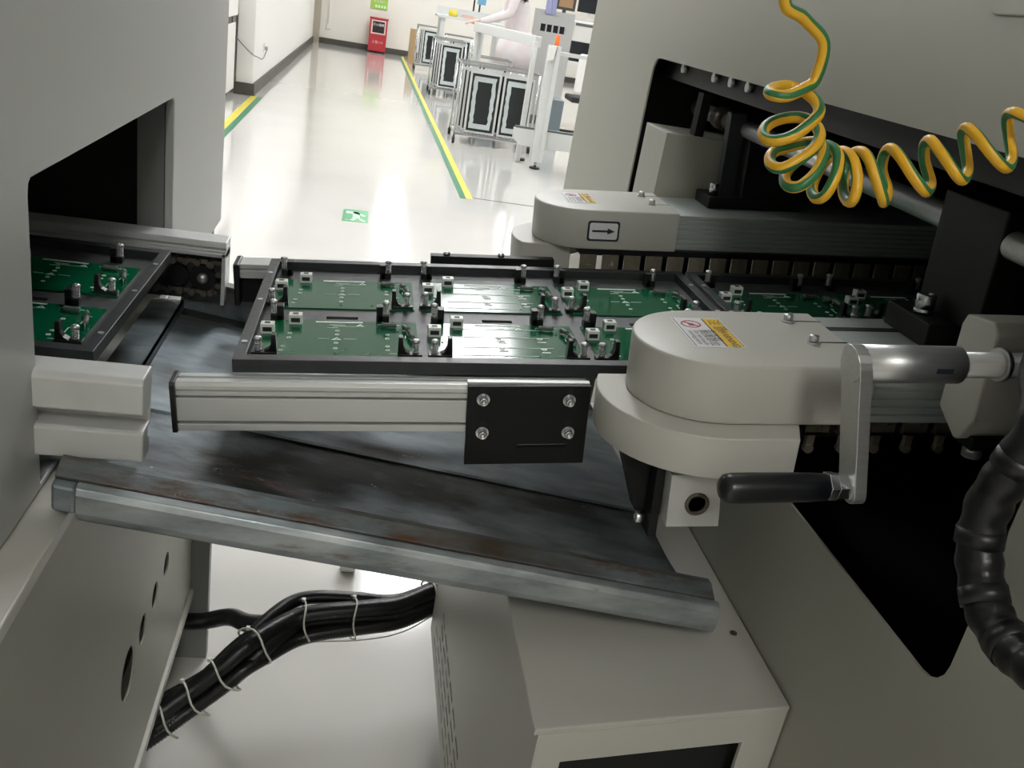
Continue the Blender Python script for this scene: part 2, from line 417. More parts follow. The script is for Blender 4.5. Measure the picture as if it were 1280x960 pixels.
# ================================================================== RIGHT MACHINE
XR = .47
rm = thing('wave_soldering_machine', 'large olive grey soldering machine at right with dark conveyor opening', 'machine', (1.3,.9,0))
hole = rrect(.490,.822,1.592,1.208,.026)
part('end_panel', B().plate([(-.3,.02),(2.115,.02),(2.115,1.85),(-.3,1.85)], [hole], YZ, XR, XR+.003), 'sheet', rm)
b = B(); b.box((XR+.012,2.103,.02),(2.3,2.115,1.85)); b.box((XR+.012,-.3,1.838),(2.3,2.103,1.85)); b.box((XR+.012,-.3,.02),(2.3,-.288,1.838))
part('outer_shell', b, 'sheet', rm)
b = B(); b.box((XR+.02,1.70,.3),(2.3,1.71,1.5)); b.box((2.0,-.2,.3),(2.01,1.7,1.5)); b.box((XR+.02,-.25,1.42),(2.0,1.70,1.43)); b.box((XR+.02,-.25,.5),(2.0,1.7,.51)); b.box((XR+.02,-.26,.3),(2.0,-.25,1.5))
part('inner_dark', b, 'dark_in', rm)
part('inner_panel', B().box((.95,.52,.52),(.96,1.0,.80)), 'brown_in', rm)
part('hatch', B().plate(rrect(.2,1.303,.712,1.7,.012), [], YZ, XR-.003, XR), 'sheet', rm, .001)
bm_ = B(); bm_.box((.50,.4,1.178),(.54,1.66,1.24)); part('cross_beam', bm_, 'black', rm, .001)
for y in (1.35,1.28,1.215,1.5):
    part('bolt', B().cyl((.50,y,1.20),(.492,y,1.20),.007,10), 'steel', rm)
b = B(); b.box((.52,1.45,1.02),(.535,1.475,1.17)); b.cyl((.52,1.462,1.03),(.51,1.462,1.03),.008,10)
part('sensor_bracket', b, 'black', rm)

# vented box below
vb = thing('control_box', 'beige vented control box below the drip tray, fixed to right machine', 'box', (.33,.95,.2))
rows = []
ed = lambda z: 1.337-(.149-z)*(1.337-.997)/(.149-.206) if 0 else 0
vh = []
for r_ in range(7):                              # louvre slots climb along the lower rear edge
    yb = 1.300-.055*r_
    for c in range(5):
        if r_ == 0 and c > 1: continue
        z0 = .196+.0235*c
        vh.append([(yb-.042,z0),(yb,z0),(yb,z0+.008),(yb-.042,z0+.008)])
part('side_panel', B().plate([(.612,.17),(1.362,.17),(1.362,.656),(.612,.656)], vh, YZ, .2045, .206), 'beige', vb)
tp2 = [(.206,.612),(.468,.652),(.468,1.362),(.206,1.362)]
part('top_panel', B().prism([(.200,.611),(.468,.651),(.468,1.362),(.200,1.362)], lambda u,v,t: (u,v,t), .650, .657), 'beige', vb, .0015)
fr = B().plate([(0,.17),(1,.17),(1,.650),(0,.650)], [[(.10,.30),(.84,.30),(.84,.614),(.10,.614)]], lambda u,v,t: (.206+u*.262, .612+u*.040+t, v), 0, .006)
part('front_panel', fr, 'beige', vb, .001)
part('inner_dark', B().prism([(.2085,.64),(.46,.675),(.46,1.35),(.212,1.35)], lambda u,v,t: (u,v,t), .18, .64), 'dark_in', vb)  # near-black fill stands in for the shade behind the vent slots
part('screw', B().cyl((.449,.762,.657),(.449,.762,.6582),.004,10), 'chain', vb)

# ================================================================== DRIP TRAY
tr = thing('drip_tray', 'sloping stained galvanised sheet metal drip tray under the conveyor', 'tray', (.1,1.0,.75))
sl = lambda x: .800-.144*(x+.227)
def trayf(u, v, x): return (x, u, sl(x)+v)
fold = [(.735,-.024),(.738,-.032),(.746,-.034),(.750,-.030),(.750,.000),(.745,.002),(.738,.000),(.735,-.006)]
part('front_fold', B().prism(fold, trayf, -.222, .412), 'tray_lip', tr, .0012)
part('front_lip', B().prism([(.7505,-.034),(.752,.001),(.768,.009),(.778,.008),(.780,-.030),(.774,-.036)], trayf, -.243, .410), 'tray_rust', tr, .001)
part('rolled_edge', B().tube([trayf(.744,-.030,-.220), trayf(.744,-.030,.410)], .0055, 10), 'tray_lip', tr)
part('end_fold', B().prism([(.737,-.026),(.750,-.034),(.750,.0),(.740,-.002)], trayf, -.243, -.2225), 'tray', tr, .003)
fl = B()
nx, ny = 30, 24
V = {}
for i in range(nx+1):
    for j in range(ny+1):
        x = -.246+(.408+.246)*i/nx; y = .772+(1.335-.772)*j/ny
        z = sl(x)-.033-.012*min(1,(y-.772)/.12)
        V[i,j] = fl.bm.verts.new((x+.0*y, y, z))
for i in range(nx):
    for j in range(ny): fl._f([V[i,j],V[i+1,j],V[i+1,j+1],V[i,j+1]], True)
fo = part('tray_floor', fl, 'tray_oily_shaded', tr); md = fo.modifiers.new('solid','SOLIDIFY'); md.thickness = .002; md.offset = -1
b = B().prism([(1.335,-.05),(1.338,-.05),(1.338,.012),(1.318,.012),(1.318,.009),(1.335,.009)], trayf, -.246, .408)
part('rear_lip', b, 'tray', tr)
b = B(); b.prism([(.99,-.0445),(1.30,-.0445),(1.30,-.040),(.992,-.040)], trayf, -.24, .408)
part('raised_sheet', b, 'tray', tr)  # added raised sheet; its front edge draws the line across the tray
b = B(); b.box((-.244,.836,.745),(-.241,1.33,.7725)); b.box((-.285,.836,.770),(-.241,1.33,.7725))
part('end_wall', b, 'tray', tr)

# ================================================================== INFEED EXTENSION RAILS (mid)
def ext_front():
    t = thing('extension_rail', 'short silver aluminium extrusion rail in front of the board pallet', 'conveyor rail', (.1,-.015,-.067), 'C')
    X3 = lambda u,v,x: (x,u,v)
    pr = [(-.002,-.0145),(-.010,-.0145),(-.010,-.021),(-.0145,-.021),(-.0145,-.0145),(-.0235,-.0145),(-.0265,-.018),(-.0265,-.022),(-.0248,-.0245),(-.0248,-.0295),(-.016,-.0295),(-.016,-.0315),(-.0265,-.0315),(-.0265,-.0565),(-.016,-.0568),(-.016,-.0592),(-.0268,-.0596),(-.0268,-.067),(-.002,-.067)]
    part('rail_body', B().prism(pr, X3, -.051, .365), 'alu', t, .0004)
    part('end_cap', B().prism([(0,-.013),(-.028,-.0135),(-.030,-.017),(-.030,-.068),(0,-.068)], X3, -.056, -.051), 'black_pl', t, .0006, 'black plastic end cap')
    pl = B().plate([(.237,-.012),(.365,-.010),(.365,-.100),(.237,-.102)], [[(.292,-.0815),(.345,-.0805),(.345,-.077),(.292,-.078)]], lambda u,v,tt: (u,tt,v), -.034, -.0285)
    plo = part('joint_plate', pl, 'black', t, .0004, 'black anodised joint plate with four bolts')
    for x, z in ((.253,-.026),(.254,-.064),(.343,-.026),(.345,-.063)):
        bb = B(); bb.cyl((x,-.034,z),(x,-.0355,z),.0068,20); bb.cyl((x,-.0355,z),(x,-.037,z),.0058,16)
        bo = part('washer', bb, 'steel_b', plo)
        hd = B(); hd.lathe([(.0046,0),(.0046,.0052),(.0041,.0058),(.0026,.0058),(.0024,.003),(.0001,.003)], (x,-.037,z), (0,-1,0), 16)
        part('bolt', hd, 'steel_b', plo)
        part('bolt_slot', B().prism(rrect(x-.0035,z+.001,x+.0035,z+.0135,.0034), lambda u,v,tt:(u,tt,v), -.0343, -.0341), 'dark_in', plo)
    part('rail_strip', B().box((.237,-.0275,-.013),(.365,-.02,-.0095)), 'alu', t)
ext_front()
def ext_rear():
    t = thing('extension_rail', 'aluminium extension rail with black roller end behind the board pallet', 'conveyor rail', (.1,.385,-.06), 'C')
    part('rail_body', B().prism([(.374,-.012),(.41,-.012),(.41,-.032),(.374,-.032),(.374,-.022),(.378,-.020),(.374,-.018)], lambda u,v,x:(x,u,v), -.044, .38), 'alu', t, .0005)
    part('end_cap', B().prism([(.366,-.010),(.412,-.010),(.412,-.07),(.366,-.07)], lambda u,v,x:(x,u,v), -.052, -.044), 'black_pl', t, .002)
    part('side_plate', B().box((-.044,.385,-.07),(.38,.41,-.033)), 'black', t)
    for x in (-.012,):
        rl = B(); rl.cyl((x,.384,-.05),(x,.372,-.05),.013,16); rl.cyl((x,.372,-.05),(x,.368,-.05),.005,10)
        part('roller', rl, 'black', t)
    bb = B(); bb.box((.22,.392,-.011),(.40,.408,.004)); br = part('joint_bar', bb, 'black', t, .0006)
    for x in (.243,.322): part('bolt', B().lathe([(.005,0),(.005,.003),(.003,.005),(.0001,.005)], (x,.40,.004), (0,0,1), 12), 'steel_b', br)
ext_rear()

# ================================================================== PALLETS
PITCH, BW, BD = .1855, .172, .113
def pallet_matrix(kind):
    if kind == 'mid': return Matrix.Translation(W((0,0,0))) @ RC
    if kind == 'right': return Matrix.Translation(W((.592,0,0))) @ RC
    return Matrix.Translation(Vector((-.242-.585,.872,.874)))
def make_pallet():
    t = thing('board_pallet', 'x', 'solder pallet', (0,0,0), group=None)
    L_, D_ = .585, .367
    xy = lambda u,v,tt: (u,v,tt)
    fr = B().plate([(0,0),(L_,0),(L_,D_),(0,D_)], [[(.0125,.015),(L_-.0125,.015),(L_-.0125,.352),(.0125,.352)]], xy, -.0145, 0)
    fro = part('frame', fr, 'frame', t, .0006)
    hs = [[(.085+PITCH*k,.155),(.122+PITCH*k,.155),(.122+PITCH*k,.165),(.085+PITCH*k,.165)] for k in range(3)]
    part('base_plate', B().plate([(.0125,.015),(L_-.0125,.015),(L_-.0125,.352),(.0125,.352)], hs, xy, -.0145, -.0108), 'frame_dk', t)
    for x, y in ((.006,.05),(.006,.19),(.006,.30),(L_-.006,.05),(L_-.006,.19),(L_-.006,.30)):
        part('frame_screw', B().cyl((x,y,0),(x,y,.0008),.0032,10), 'steel', t)
    # clamp prototypes
    zb = -.0108
    def screw_spring(parent, x, y, z0, zt):
        sc = B(); sc.cyl((x,y,z0),(x,y,zt),.0017,8)
        sc.lathe([(.0043,0),(.0046,.0012),(.0040,.0026),(.0022,.0036),(.0009,.0036),(.0008,.0028),(.0001,.0028)], (x,y,zt), (0,0,1), 14)
        part('screw', sc, 'steel', parent)
        n = 40; h = [(x+.0034*cos(k*.9), y+.0034*sin(k*.9), z0+(zt-z0)*k/n) for k in range(n+1)]
        part('spring', B().tube(h, .0007, 5), 'steel', parent)
    def clamp_L(sx):
        b = B(); b.box((-.007,-.0055,0),(.018,.0055,.005)) if sx > 0 else b.box((-.018,-.0055,0),(.007,.0055,.005))
        pf = [(.006,.005),(.011,.008),(.0135,.013),(.014,.024),(.0185,.024),(.0195,0),(.006,0)]
        b.prism([(sx*u,v) for u,v in pf], lambda u,v,tt: (u,tt,v), -.004, .0055)
        o = mesh_obj('hold_down_clamp', b, 'black_pl', .0004); o.parent = t
        screw_spring(o, 0, 0, .005, .0175); return o
    def clamp_P(sx):
        b = B(); b.box((-.0065,-.006,0),(.0065,.006,.008)); b.box((.001*sx,-.006,0),(.0085*sx,.006,.019))
        o = mesh_obj('hold_down_clamp', b, 'black_pl', .0004); o.parent = t
        screw_spring(o, -.003*sx, -.001, .008, .0215); return o
    protos = {}
    for k in range(3):
        x0 = .018+PITCH*k
        spots = [('P',1,.006,.330),('P',-1,.138,.326),('L',1,.0,.203),('P',1,.011,.150),('P',-1,.134,.154),('L',-1,.163,.198),('L',1,.003,.040),('L',-1,.168,.040)]
        for kd, sx, dx, y in spots:
            if (kd,sx) not in protos:
                o = clamp_L(sx) if kd == 'L' else clamp_P(sx); protos[kd,sx] = o; o.location = (x0+dx,y,zb)
            else: dup_part(protos[kd,sx], t, (x0+dx,y,zb))
    return t
pal = make_pallet(); pal.matrix_world = pallet_matrix('mid')
pal['label'] = 'dark framed solder pallet in the middle holding six green boards'; pal['group'] = 'solder pallets on the conveyor'
dup(pal, pallet_matrix('right'), 'dark framed solder pallet entering the right machine, partly under the cover')
dup(pal, pallet_matrix('left'), 'dark framed solder pallet coming out of the left cabinet opening')

# ------------------------------------------------------------------ boards
def make_board(traces):
    t = thing('circuit_board', 'x', 'circuit board', (0,0,0), group='green circuit boards in the pallets')
    part('board', B().box((0,0,-.0016),(BW,BD,0)), 'pcb', t)
    s = B(); z0, z1 = .0001, .0004
    def r(x0,y0,x1,y1): s.box((x0,y0,z0),(x1,y1,z1))
    def ring(x,y,ro=.0026,ri=.0014,n=10):
        s.plate(circ(x,y,ro,n), [circ(x,y,ri,n)], lambda u,v,tt:(u,v,tt), z0, z1)
    r(.056,.1065,.110,.1105)
    for i,(x,l) in enumerate(((.072,.018),(.076,.026),(.070,.012))): r(x,.0985-.0045*i,x+l,.0995-.0045*i)
    for (x,y) in ((.107,.098),(.082,.054)):
        s.plate([(x-.0055,y-.003),(x+.0055,y-.003),(x,y+.005)], [[(x-.0025,y-.0015),(x+.0025,y-.0015),(x,y+.002)]], lambda u,v,tt:(u,v,tt), z0, z1)
    if not traces:
        for y in (.080,.068,.042,.026): ring(.082,y)
        for x,y in ((.030,.070),(.030,.056),(.026,.030),(.025,.018),(.138,.070),(.138,.058),(.138,.034),(.138,.022)): ring(x,y)
        r(.062,.054,.074,.0548); r(.090,.054,.104,.0548)
        r(.150,.030,.1508,.046); r(.150,.046,.154,.0468)
    else:
        for y in (.094,.068,.036): r(.030,y,.140,y+.0012)
        for y in (.066,.034): ring(.080,y,.0036); ring(.128,y,.0036); r(.076,y-.009,.086,y-.006); r(.124,y-.012,.134,y-.009)
        r(.028,.012,.12,.0131)
    r(.158,.060,.1588,.068); r(.156,.084,.164,.0846); r(.140,.012,.148,.0127)
    part('silkscreen', s, 'silk', t)['kind'] = 'stuff'
    hd = B()
    for x,y in ((.030,.074),(.082,.012),(.120,.012),(.014,.050),(.150,.080)): hd.cyl((x,y,0),(x,y,.0003),.0015,8)
    part('drill_holes', hd, 'dark_in', t)['kind'] = 'stuff'
    for x,y in ((.006,.072),(.034,.104)):
        b = B(); b.box((x-.0075,y-.006,.0),(x+.0075,y+.006,.0115)); o = part('terminal_block', b, 'white_blk', t, .0006)
        part('wire_slot', B().box((x-.003,y-.0025,.0115),(x+.003,y+.0025,.0119)), 'ink', o)
        part('wire_slot', B().box((x-.005,y-.0064,.003),(x+.005,y-.006,.008)), 'ink', o)
    for (p,q) in (((.131,.094,.0035),(.149,.093,.0035)), ((.157,.087,.004),(.162,.073,.006)), ((.163,.066,.006),(.166,.050,.005))):
        p = Vector(p); q = Vector(q); d = (q-p).normalized()
        o = part('resistor', B().lathe([(.0012,0),(.0028,.0006),(.0030,.003),(.0026,.0045),(.0026,(q-p).length-.0045),(.0030,(q-p).length-.003),(.0028,(q-p).length-.0006),(.0012,(q-p).length)], p, d, 12), 'res', t)
        part('lead', B().tube([p-d*.004+Vector((0,0,-p.z)), p-d*.004, p, q, q+d*.004, q+d*.004+Vector((0,0,-q.z))], .0005, 5), 'steel', o)
    return t
def board_m(kind, k, row): return pallet_matrix(kind) @ Matrix.Translation(Vector((.018+PITCH*k, (.031,.189)[row], -.0088)))
bA = make_board(False); bB = make_board(True)
used = {}
def put(kind, k, row, tr, label):
    src = bB if tr else bA
    if tr not in used: used[tr] = 1; src.matrix_world = board_m(kind,k,row); src['label'] = label
    else: dup(src, board_m(kind,k,row), label)
put('mid',0,1,False,'green circuit board in middle pallet, left column, far row')
put('mid',0,0,False,'green circuit board in middle pallet, left column, near row')
put('mid',1,1,True,'green circuit board with white trace lines, middle pallet centre column, far row')
put('mid',1,0,True,'green circuit board in middle pallet with bright lamp reflection, centre column, near row')
put('mid',2,1,False,'green circuit board in middle pallet, right column, far row')
put('mid',2,0,False,'green circuit board in middle pallet, right column, cut off by the front cover')
put('left',2,1,False,'green circuit board in left pallet, far row at cabinet opening')
put('left',2,0,False,'green circuit board in left pallet, near row at cabinet opening')
put('right',0,1,False,'shaded circuit board in right pallet next to the pallet divider, far row')
put('right',1,1,False,'shaded circuit board in right pallet, middle column, far row')
put('right',2,1,False,'shaded circuit board in right pallet by the black post, far row')
put('right',0,0,False,'circuit board of right pallet hidden behind the front cover, near divider')

# ================================================================== MAIN CONVEYOR RAILS
def ridged(y0, y1, nb, nt, side):      # ridged outer face on both sides
    pts = [(y0,nt),(y1,nt)]; k = 7; h = (nt-nb)/k
    R = []
    for i in range(k):
        z = nt-h*i; R += [(y1,z-h*.12),(y1,z-h*.62),(y1-.002,z-h*.7),(y1-.002,z-h*.95)]
    Lf = []
    for i in range(k):
        z = nt-h*i; Lf += [(y0,z-h*.12),(y0,z-h*.62),(y0+.002,z-h*.7),(y0+.002,z-h*.95)]
    return [(y0+.001,nt),(y1-.001,nt)]+R+[(y1-.002,nb),(y0+.002,nb)]+Lf[::-1]
Yx = lambda u,v,x: (x,u,v)
def stadium(cx, cy, r, x1, n=24, y_back=None):
    o = [(x1,cy-r)]; 
    a0 = -90; a1 = -270
    arc = [(cx+r*cos(radians(a0+(a1-a0)*i/n)), cy+r*sin(radians(a0+(a1-a0)*i/n))) for i in range(n+1)]
    return o+arc+[(x1,cy+r)]
def sticker(parent, cx, cy, z, w, h, base, faded=False):
    # warning label; u across (w, along x), v along y (h)
    b0 = Vector(base); s = part('warning_label', B().prism([(cx-w/2,cy-h/2),(cx+w/2,cy-h/2),(cx+w/2,cy+h/2),(cx-w/2,cy+h/2)], lambda u,v,t:(u,v,t), z, z+.0003), 'paper', parent, label='white and yellow warning label')
    part('yellow_band', B().box((cx+w*.14,cy-h*.47,z+.0003),(cx+w*.47,cy+h*.47,z+.0005)), 'lab_y', s)
    ln = B()
    for x in (cx+w*.125, cx+w*.14): ln.box((x,cy-h*.47,z+.0003),(x+.0004,cy+h*.47,z+.00055))
    ln.box((cx-w*.455,cy-h*.47,z+.0003),(cx-w*.445,cy+h*.47,z+.00055)); ln.box((cx+w*.46,cy-h*.47,z+.0005),(cx+w*.47,cy+h*.47,z+.0006))
    part('border_line', ln, 'ink', s)
    rg = B(); cu, cv, rr = cx-w*.18, cy+h*.27, w*.20
    rg.plate(circ(cu,cv,rr,24), [circ(cu,cv,rr*.84,24)], lambda u,v,t:(u,v,t), z+.0003, z+.0006)
    rg.bar((cu-rr*.6,cv+rr*.6,z+.0006),(cu+rr*.6,cv-rr*.6,z+.0006), rr*.16, .0003)
    part('prohibition_ring', rg, 'lab_r', s)
    hn = B()
    for k in range(4): hn.box((cu-rr*.3+k*rr*.16,cv-rr*.1,z+.0003),(cu-rr*.3+k*rr*.16+rr*.11,cv+rr*(.4-.05*k),z+.0004))
    hn.box((cu-rr*.3,cv-rr*.45,z+.0003),(cu+rr*.3,cv-rr*.1,z+.0004)); part('hand_pictogram', hn, 'res', s)
    def tx(st, size, u, v, mat, sq=1.):   # text reading along -y
        m = Matrix.Translation(Vector((u,v,z+.0007))-b0) @ Matrix.Rotation(radians(-90),4,'Z')
        text_obj('lettering', st, size, mat, s, m, squeeze=sq)
    tx('注 意!', h*.17, cx+w*.31, cy+h*.20, 'ink'); tx('WARNING', h*.13, cx+w*.31, cy-h*.22, 'ink', .9)
    tx('手不可', h*.13, cx+w*.06, cy-h*.12, 'ink'); tx('触摸部位', h*.13, cx-w*.07, cy-h*.2, 'ink')
    tx('Do not touch', h*.085, cx-w*.22, cy-h*.2, 'ink'); tx('moving parts', h*.085, cx-w*.33, cy-h*.2, 'ink')

def front_conveyor():
    base = (.6,-.09,-.02)
    t = thing('conveyor_rail', 'front conveyor rail with rounded beige end cover, warning label and hanging chain fingers', 'conveyor rail', base, 'C')
    part('rail_body', B().prism(ridged(-.166,-.034,.014,.072,0), Yx, .560, 1.75), 'alu_dk', t)
    part('top_slot', B().box((.59,-.075,.0715),(1.7,-.065,.0725)), 'dark_in', t)
    cv = B(); outl = stadium(.457,-.105,.075,.588)
    cv.prism(outl, lambda u,v,tt:(u,v,tt), .018, .075)
    co = part('end_cover', cv, 'beige', t, .0025)
    for f in co.data.polygons: f.use_smooth = True
    for y in (-.058,-.117):
        bb = B(); bb.cyl((.553,y,.075),(.553,y,.0765),.0068,16); bb.lathe([(.0048,0),(.0048,.005),(.004,.006),(.0001,.006)],(.553,y,.0765),(0,0,1),8)
        part('cover_bolt', bb, 'steel', co)
        part('cover_slot', B().box((.560,y-.001,.0752),(.588,y+.001,.0754)), 'ink', co)
    sticker(co, .455,-.096,.0751,.050,.080,base)
    # lower flange: D shape
    R = .103; cx, cy = .457,-.105
    arc = [(cx+R*cos(radians(a)), cy+R*sin(radians(a))) for a in range(-90,-202,-6)]
    fo = [(.512,cy-R)]+arc+[(cx-R*.93,-.066),(.45,-.066),(.535,-.160)]
    fo = [(.512,cy-R)]+arc+[(cx-R*.92,-.064),(.43,-.064),(.43,-.12),(.525,-.176)]
    fg = part('cover_flange', B().prism(fo, lambda u,v,tt:(u,v,tt), -.022, .018), 'beige', t, .0015)
    for f in fg.data.polygons: f.use_smooth = len(f.vertices) == 4
    bl = B().plate([(.409,-.030),(.457,-.030),(.462,-.085),(.411,-.085)], [circ(.437,-.060,.0085,20)], lambda u,v,tt:(u,tt,v), -.185, -.145)
    blo = part('bearing_block', bl, 'beige2', t, .0008)
    rg = B(); rg.lathe([(.0085,0),(.0115,0),(.0115,.002),(.0085,.0025),(.0085,0)], (.437,-.185,-.060), (0,-1,0), 24); part('bush', rg, 'chain', blo)
    part('shaft_end', B().cyl((.437,-.150,-.060),(.437,-.182,-.060),.0075,18), 'black', blo)
    b = B(); b.box((.400,-.17,-.105),(.4085,-.10,-.022)); b.prism([(.37,-.022),(.40,-.022),(.40,-.09),(.39,-.085)], lambda u,v,tt:(u,tt,v), -.15, -.13)
    bk = part('side_bracket', b, 'black', t, .0006)
    sc = B(); sc.lathe([(.0062,0),(.0062,.009),(.0056,.010),(.003,.010),(.003,.006),(.0001,.006)], (.400,-.155,-.092), (-1,0,0), 16); sc.cyl((.400,-.155,-.092),(.4005,-.155,-.092),.008,16)
    part('bolt', sc, 'steel_b', bk)
    part('hub_plate', B().prism([(.415,-.10),(.80,-.10),(.80,-.07),(.415,-.07)], lambda u,v,tt:(u,v,tt), -.035, -.0225), 'black', t)
    # chain fingers
    proto = None
    for i in range(30):
        x = .522+.0335*i
        if proto is None:
            b = B(); b.box((-.012,-.155,-.004),(.012,-.150,.014)); b.box((-.0085,-.156,-.018),(-.001,-.1505,-.004)); b.cyl((-.005,-.157,-.018),(-.005,-.1505,-.018),.0048,10)
            b.box((-.012,-.155,-.004),(.012,-.02,-.001)); b.cyl((.006,-.1555,.006),(.006,-.158,.006),.003,8)
            proto = mesh_obj('chain_finger', b, 'chain', 0, Vector((0,0,0))); proto.parent = t; proto.location = (x-base[0],-base[1],-base[2])
        else: dup_part(proto, t, (x-base[0],-base[1],-base[2]))
    part('chain_guard', B().box((.50,-.148,-.006),(1.7,-.04,.013)), 'black', t)
    # bearing block and post on rail
    pb = B(); pb.box((.664,-.122,.0725),(.79,-.045,.097)); pbo = part('bearing_foot', pb, 'black', t, .0012)
    sc = B(); sc.lathe([(.0095,0),(.0095,.004),(.0085,.005),(.0095,.006),(.0095,.019),(.0085,.020),(.005,.020),(.005,.012),(.0001,.012)], (.678,-.086,.097), (0,0,1), 20)
    part('bolt', sc, 'steel_b', pbo)
    pp = B().box((.692,-.150,.0975),(.79,-.052,.213))
    part('bearing_post', pp, 'black', t, .0015)
front_conveyor()

def rear_conveyor():
    base = (.6,.47,-.02)
    t = thing('conveyor_rail', 'rear conveyor rail with beige end cover bearing a black arrow sign', 'conveyor rail', base, 'C')
    part('rail_body', B().prism(ridged(.412,.545,.020,.072,0), Yx, .565, 1.75), 'alu_dk', t)
    cv = B(); cv.prism(stadium(.452,.472,.074,.583), lambda u,v,tt:(u,v,tt), .020, .078)
    co = part('end_cover', cv, 'beige', t, .0025)
    for f in co.data.polygons: f.use_smooth = True
    for y in (.515,.455):
        bb = B(); bb.cyl((.555,y,.078),(.555,y,.0795),.0065,16); bb.lathe([(.0048,0),(.0048,.005),(.004,.006),(.0001,.006)],(.555,y,.0795),(0,0,1),8)
        part('cover_bolt', bb, 'steel', co)
        part('cover_slot', B().box((.562,y-.001,.0782),(.583,y+.001,.0784)), 'ink', co)
    sticker(co, .446,.480,.0781,.045,.070,base)
    sg = part('arrow_sign', B().prism(rrect(.446,.033,.494,.063,.004), lambda u,v,tt:(u,tt,v), .3978, .3974), 'ink', co, label='white sign with a black right-pointing arrow')
    part('sign_face', B().prism(rrect(.449,.036,.491,.060,.003), lambda u,v,tt:(u,tt,v), .3974, .3971), 'paper', sg)
    part('arrow', B().prism([(.453,.0465),(.476,.0465),(.476,.0435),(.487,.0480),(.476,.0525),(.476,.0495),(.453,.0495)], lambda u,v,tt:(u,tt,v), .3971, .3968), 'ink', sg)
    R = .103; cx, cy = .450,.472
    arc = [(cx+R*cos(radians(a)), cy+R*sin(radians(a))) for a in range(90,207,6)]
    fo = [(.51,cy+R)]+arc+[(cx-R*.8,.425),(.43,.425),(.43,.50)]
    fg = part('cover_flange', B().prism(fo, lambda u,v,tt:(u,v,tt), -.022, .020), 'beige', t, .0015)
    proto = None
    for i in range(24):
        x = .452+.0335*i
        if proto is None:
            b = B(); b.box((-.0125,.398,-.012),(.0125,.402,.012)); b.box((-.0125,.37,-.0165),(-.004,.402,-.0135)); b.box((.004,.37,-.0165),(.0125,.402,-.0135))
            b.box((-.004,.396,-.010),(.004,.398,-.002))
            proto = mesh_obj('chain_finger', b, 'finger', .0004); proto.parent = t; proto.location = (x-base[0],-base[1],-base[2])
        else: dup_part(proto, t, (x-base[0],-base[1],-base[2]))
    part('chain_guard', B().box((.44,.404,.010),(1.7,.54,.0195)), 'black', t)
    pb = B(); pb.box((.650,.470,.0725),(.80,.535,.090)); pbo = part('bearing_foot', pb, 'black', t, .001)
    sc = B(); sc.lathe([(.0075,0),(.0075,.018),(.0065,.019),(.004,.019),(.004,.012),(.0001,.012)], (.662,.488,.090), (0,0,1), 18); part('bolt', sc, 'steel_b', pbo)
    part('bearing_post', B().box((.674,.497,.090),(.700,.515,.214)), 'frame', t, .0012)
    part('slider_block', B().box((.700,.47,.090),(.84,.58,.205)), 'black', t, .002)
    rg = B(); rg.cyl((.700,.46,.17),(.700,.47,.17),.02,20); part('seal_ring', B().cyl((.735,.458,.185),(.735,.470,.185),.022,20), 'black_pl', t)
    return t
rear_conveyor()
# guide shaft (runs across the conveyor, towards the camera)
sh = thing('guide_shaft', 'polished steel guide shaft crossing over the conveyor inside opening', 'shaft', (.575,1.1,1.13))
part('rod', B().cyl((.575,1.62,1.135),(.575,.63,1.125),.0128,24), 'steel', sh)
part('collar', B().cyl((.575,1.50,1.134),(.575,1.46,1.134),.018,20), 'chain', sh)
part('collar', B().cyl((.575,1.43,1.134),(.575,1.40,1.134),.016,20), 'steel', sh)
mb = thing('motor_box', 'beige sheet metal motor box behind the rear conveyor rail', 'box', W((.65,.61,.07)))
B0 = W((.65,.61,.07))
b = B(); c0 = W((.590,.565,.078)); b.box((c0.x,c0.y,c0.z-.08),(c0.x+.16,c0.y+.12,c0.z+.093))
part('housing', b, 'sheet', mb, .001)

# gearbox + hand crank
def crank():
    base = (.60,-.255,.109)
    t = thing('hand_crank', 'steel width adjustment hand crank with black grip', 'crank', base, 'C')
    y = -.255
    part('shaft', B().cyl((.585,y,.110),(.95,y,.112),.0105,20), 'steel', t)
    cl = B(); cl.cyl((.640,y,.111),(.645,y,.111),.0138,20); cl.cyl((.575,y,.111),(.64,y,.111),.0085,16); part('collar', cl, 'steel', t)
    tb = B(); tb.cyl((.513,y,.110),(.605,y,.110),.0152,28); tb.cyl((.605,y,.110),(.607,y,.110),.0152,28,.013)
    part('socket_tube', tb, 'steel', t)
    part('pin_slot', B().box((.578,y-.0157,.1085),(.592,y-.0148,.1125)), 'ink', t)
    arm = []
    for i in range(9): a = radians(180*i/8); arm.append((y+.0155*cos(a), .110+.0155*sin(a)))
    for i in range(9): a = radians(180+180*i/8); arm.append((y+.0145*cos(a), -.002+.0145*sin(a)))
    part('arm', B().prism(arm, lambda u,v,x: (x+(0.110-v)*.20,u,v), .5135, .5245), 'steel', t, .0008)
    part('nut', B().cyl((0.5360,y,-.001),(0.5250,y,-.001),.0115,6,smooth=False), 'steel_b', t, .0005)
    part('nut', B().cyl((0.5250,y,-.001),(0.5170,y,-.001),.0125,6,smooth=False), 'steel_b', t, .0005)
    part('grip', B().lathe([(.0105,0),(.0118,.002),(.0125,.02),(.0130,.07),(.0128,.085),(.0115,.090),(.008,.093),(.0001,.094)], (.518,y,-.002), (-1,0,-.01), 28), 'grip', t, label='black plastic grip')
    part('washer', B().cyl((0.5360,y,-.001),(0.5385,y,-.001),.012,20), 'steel', t)
crank()
gb = thing('gearbox', 'beige gearbox block with chamfered end beside the crank shaft', 'gearbox', (.70,-.21,.08), 'C')
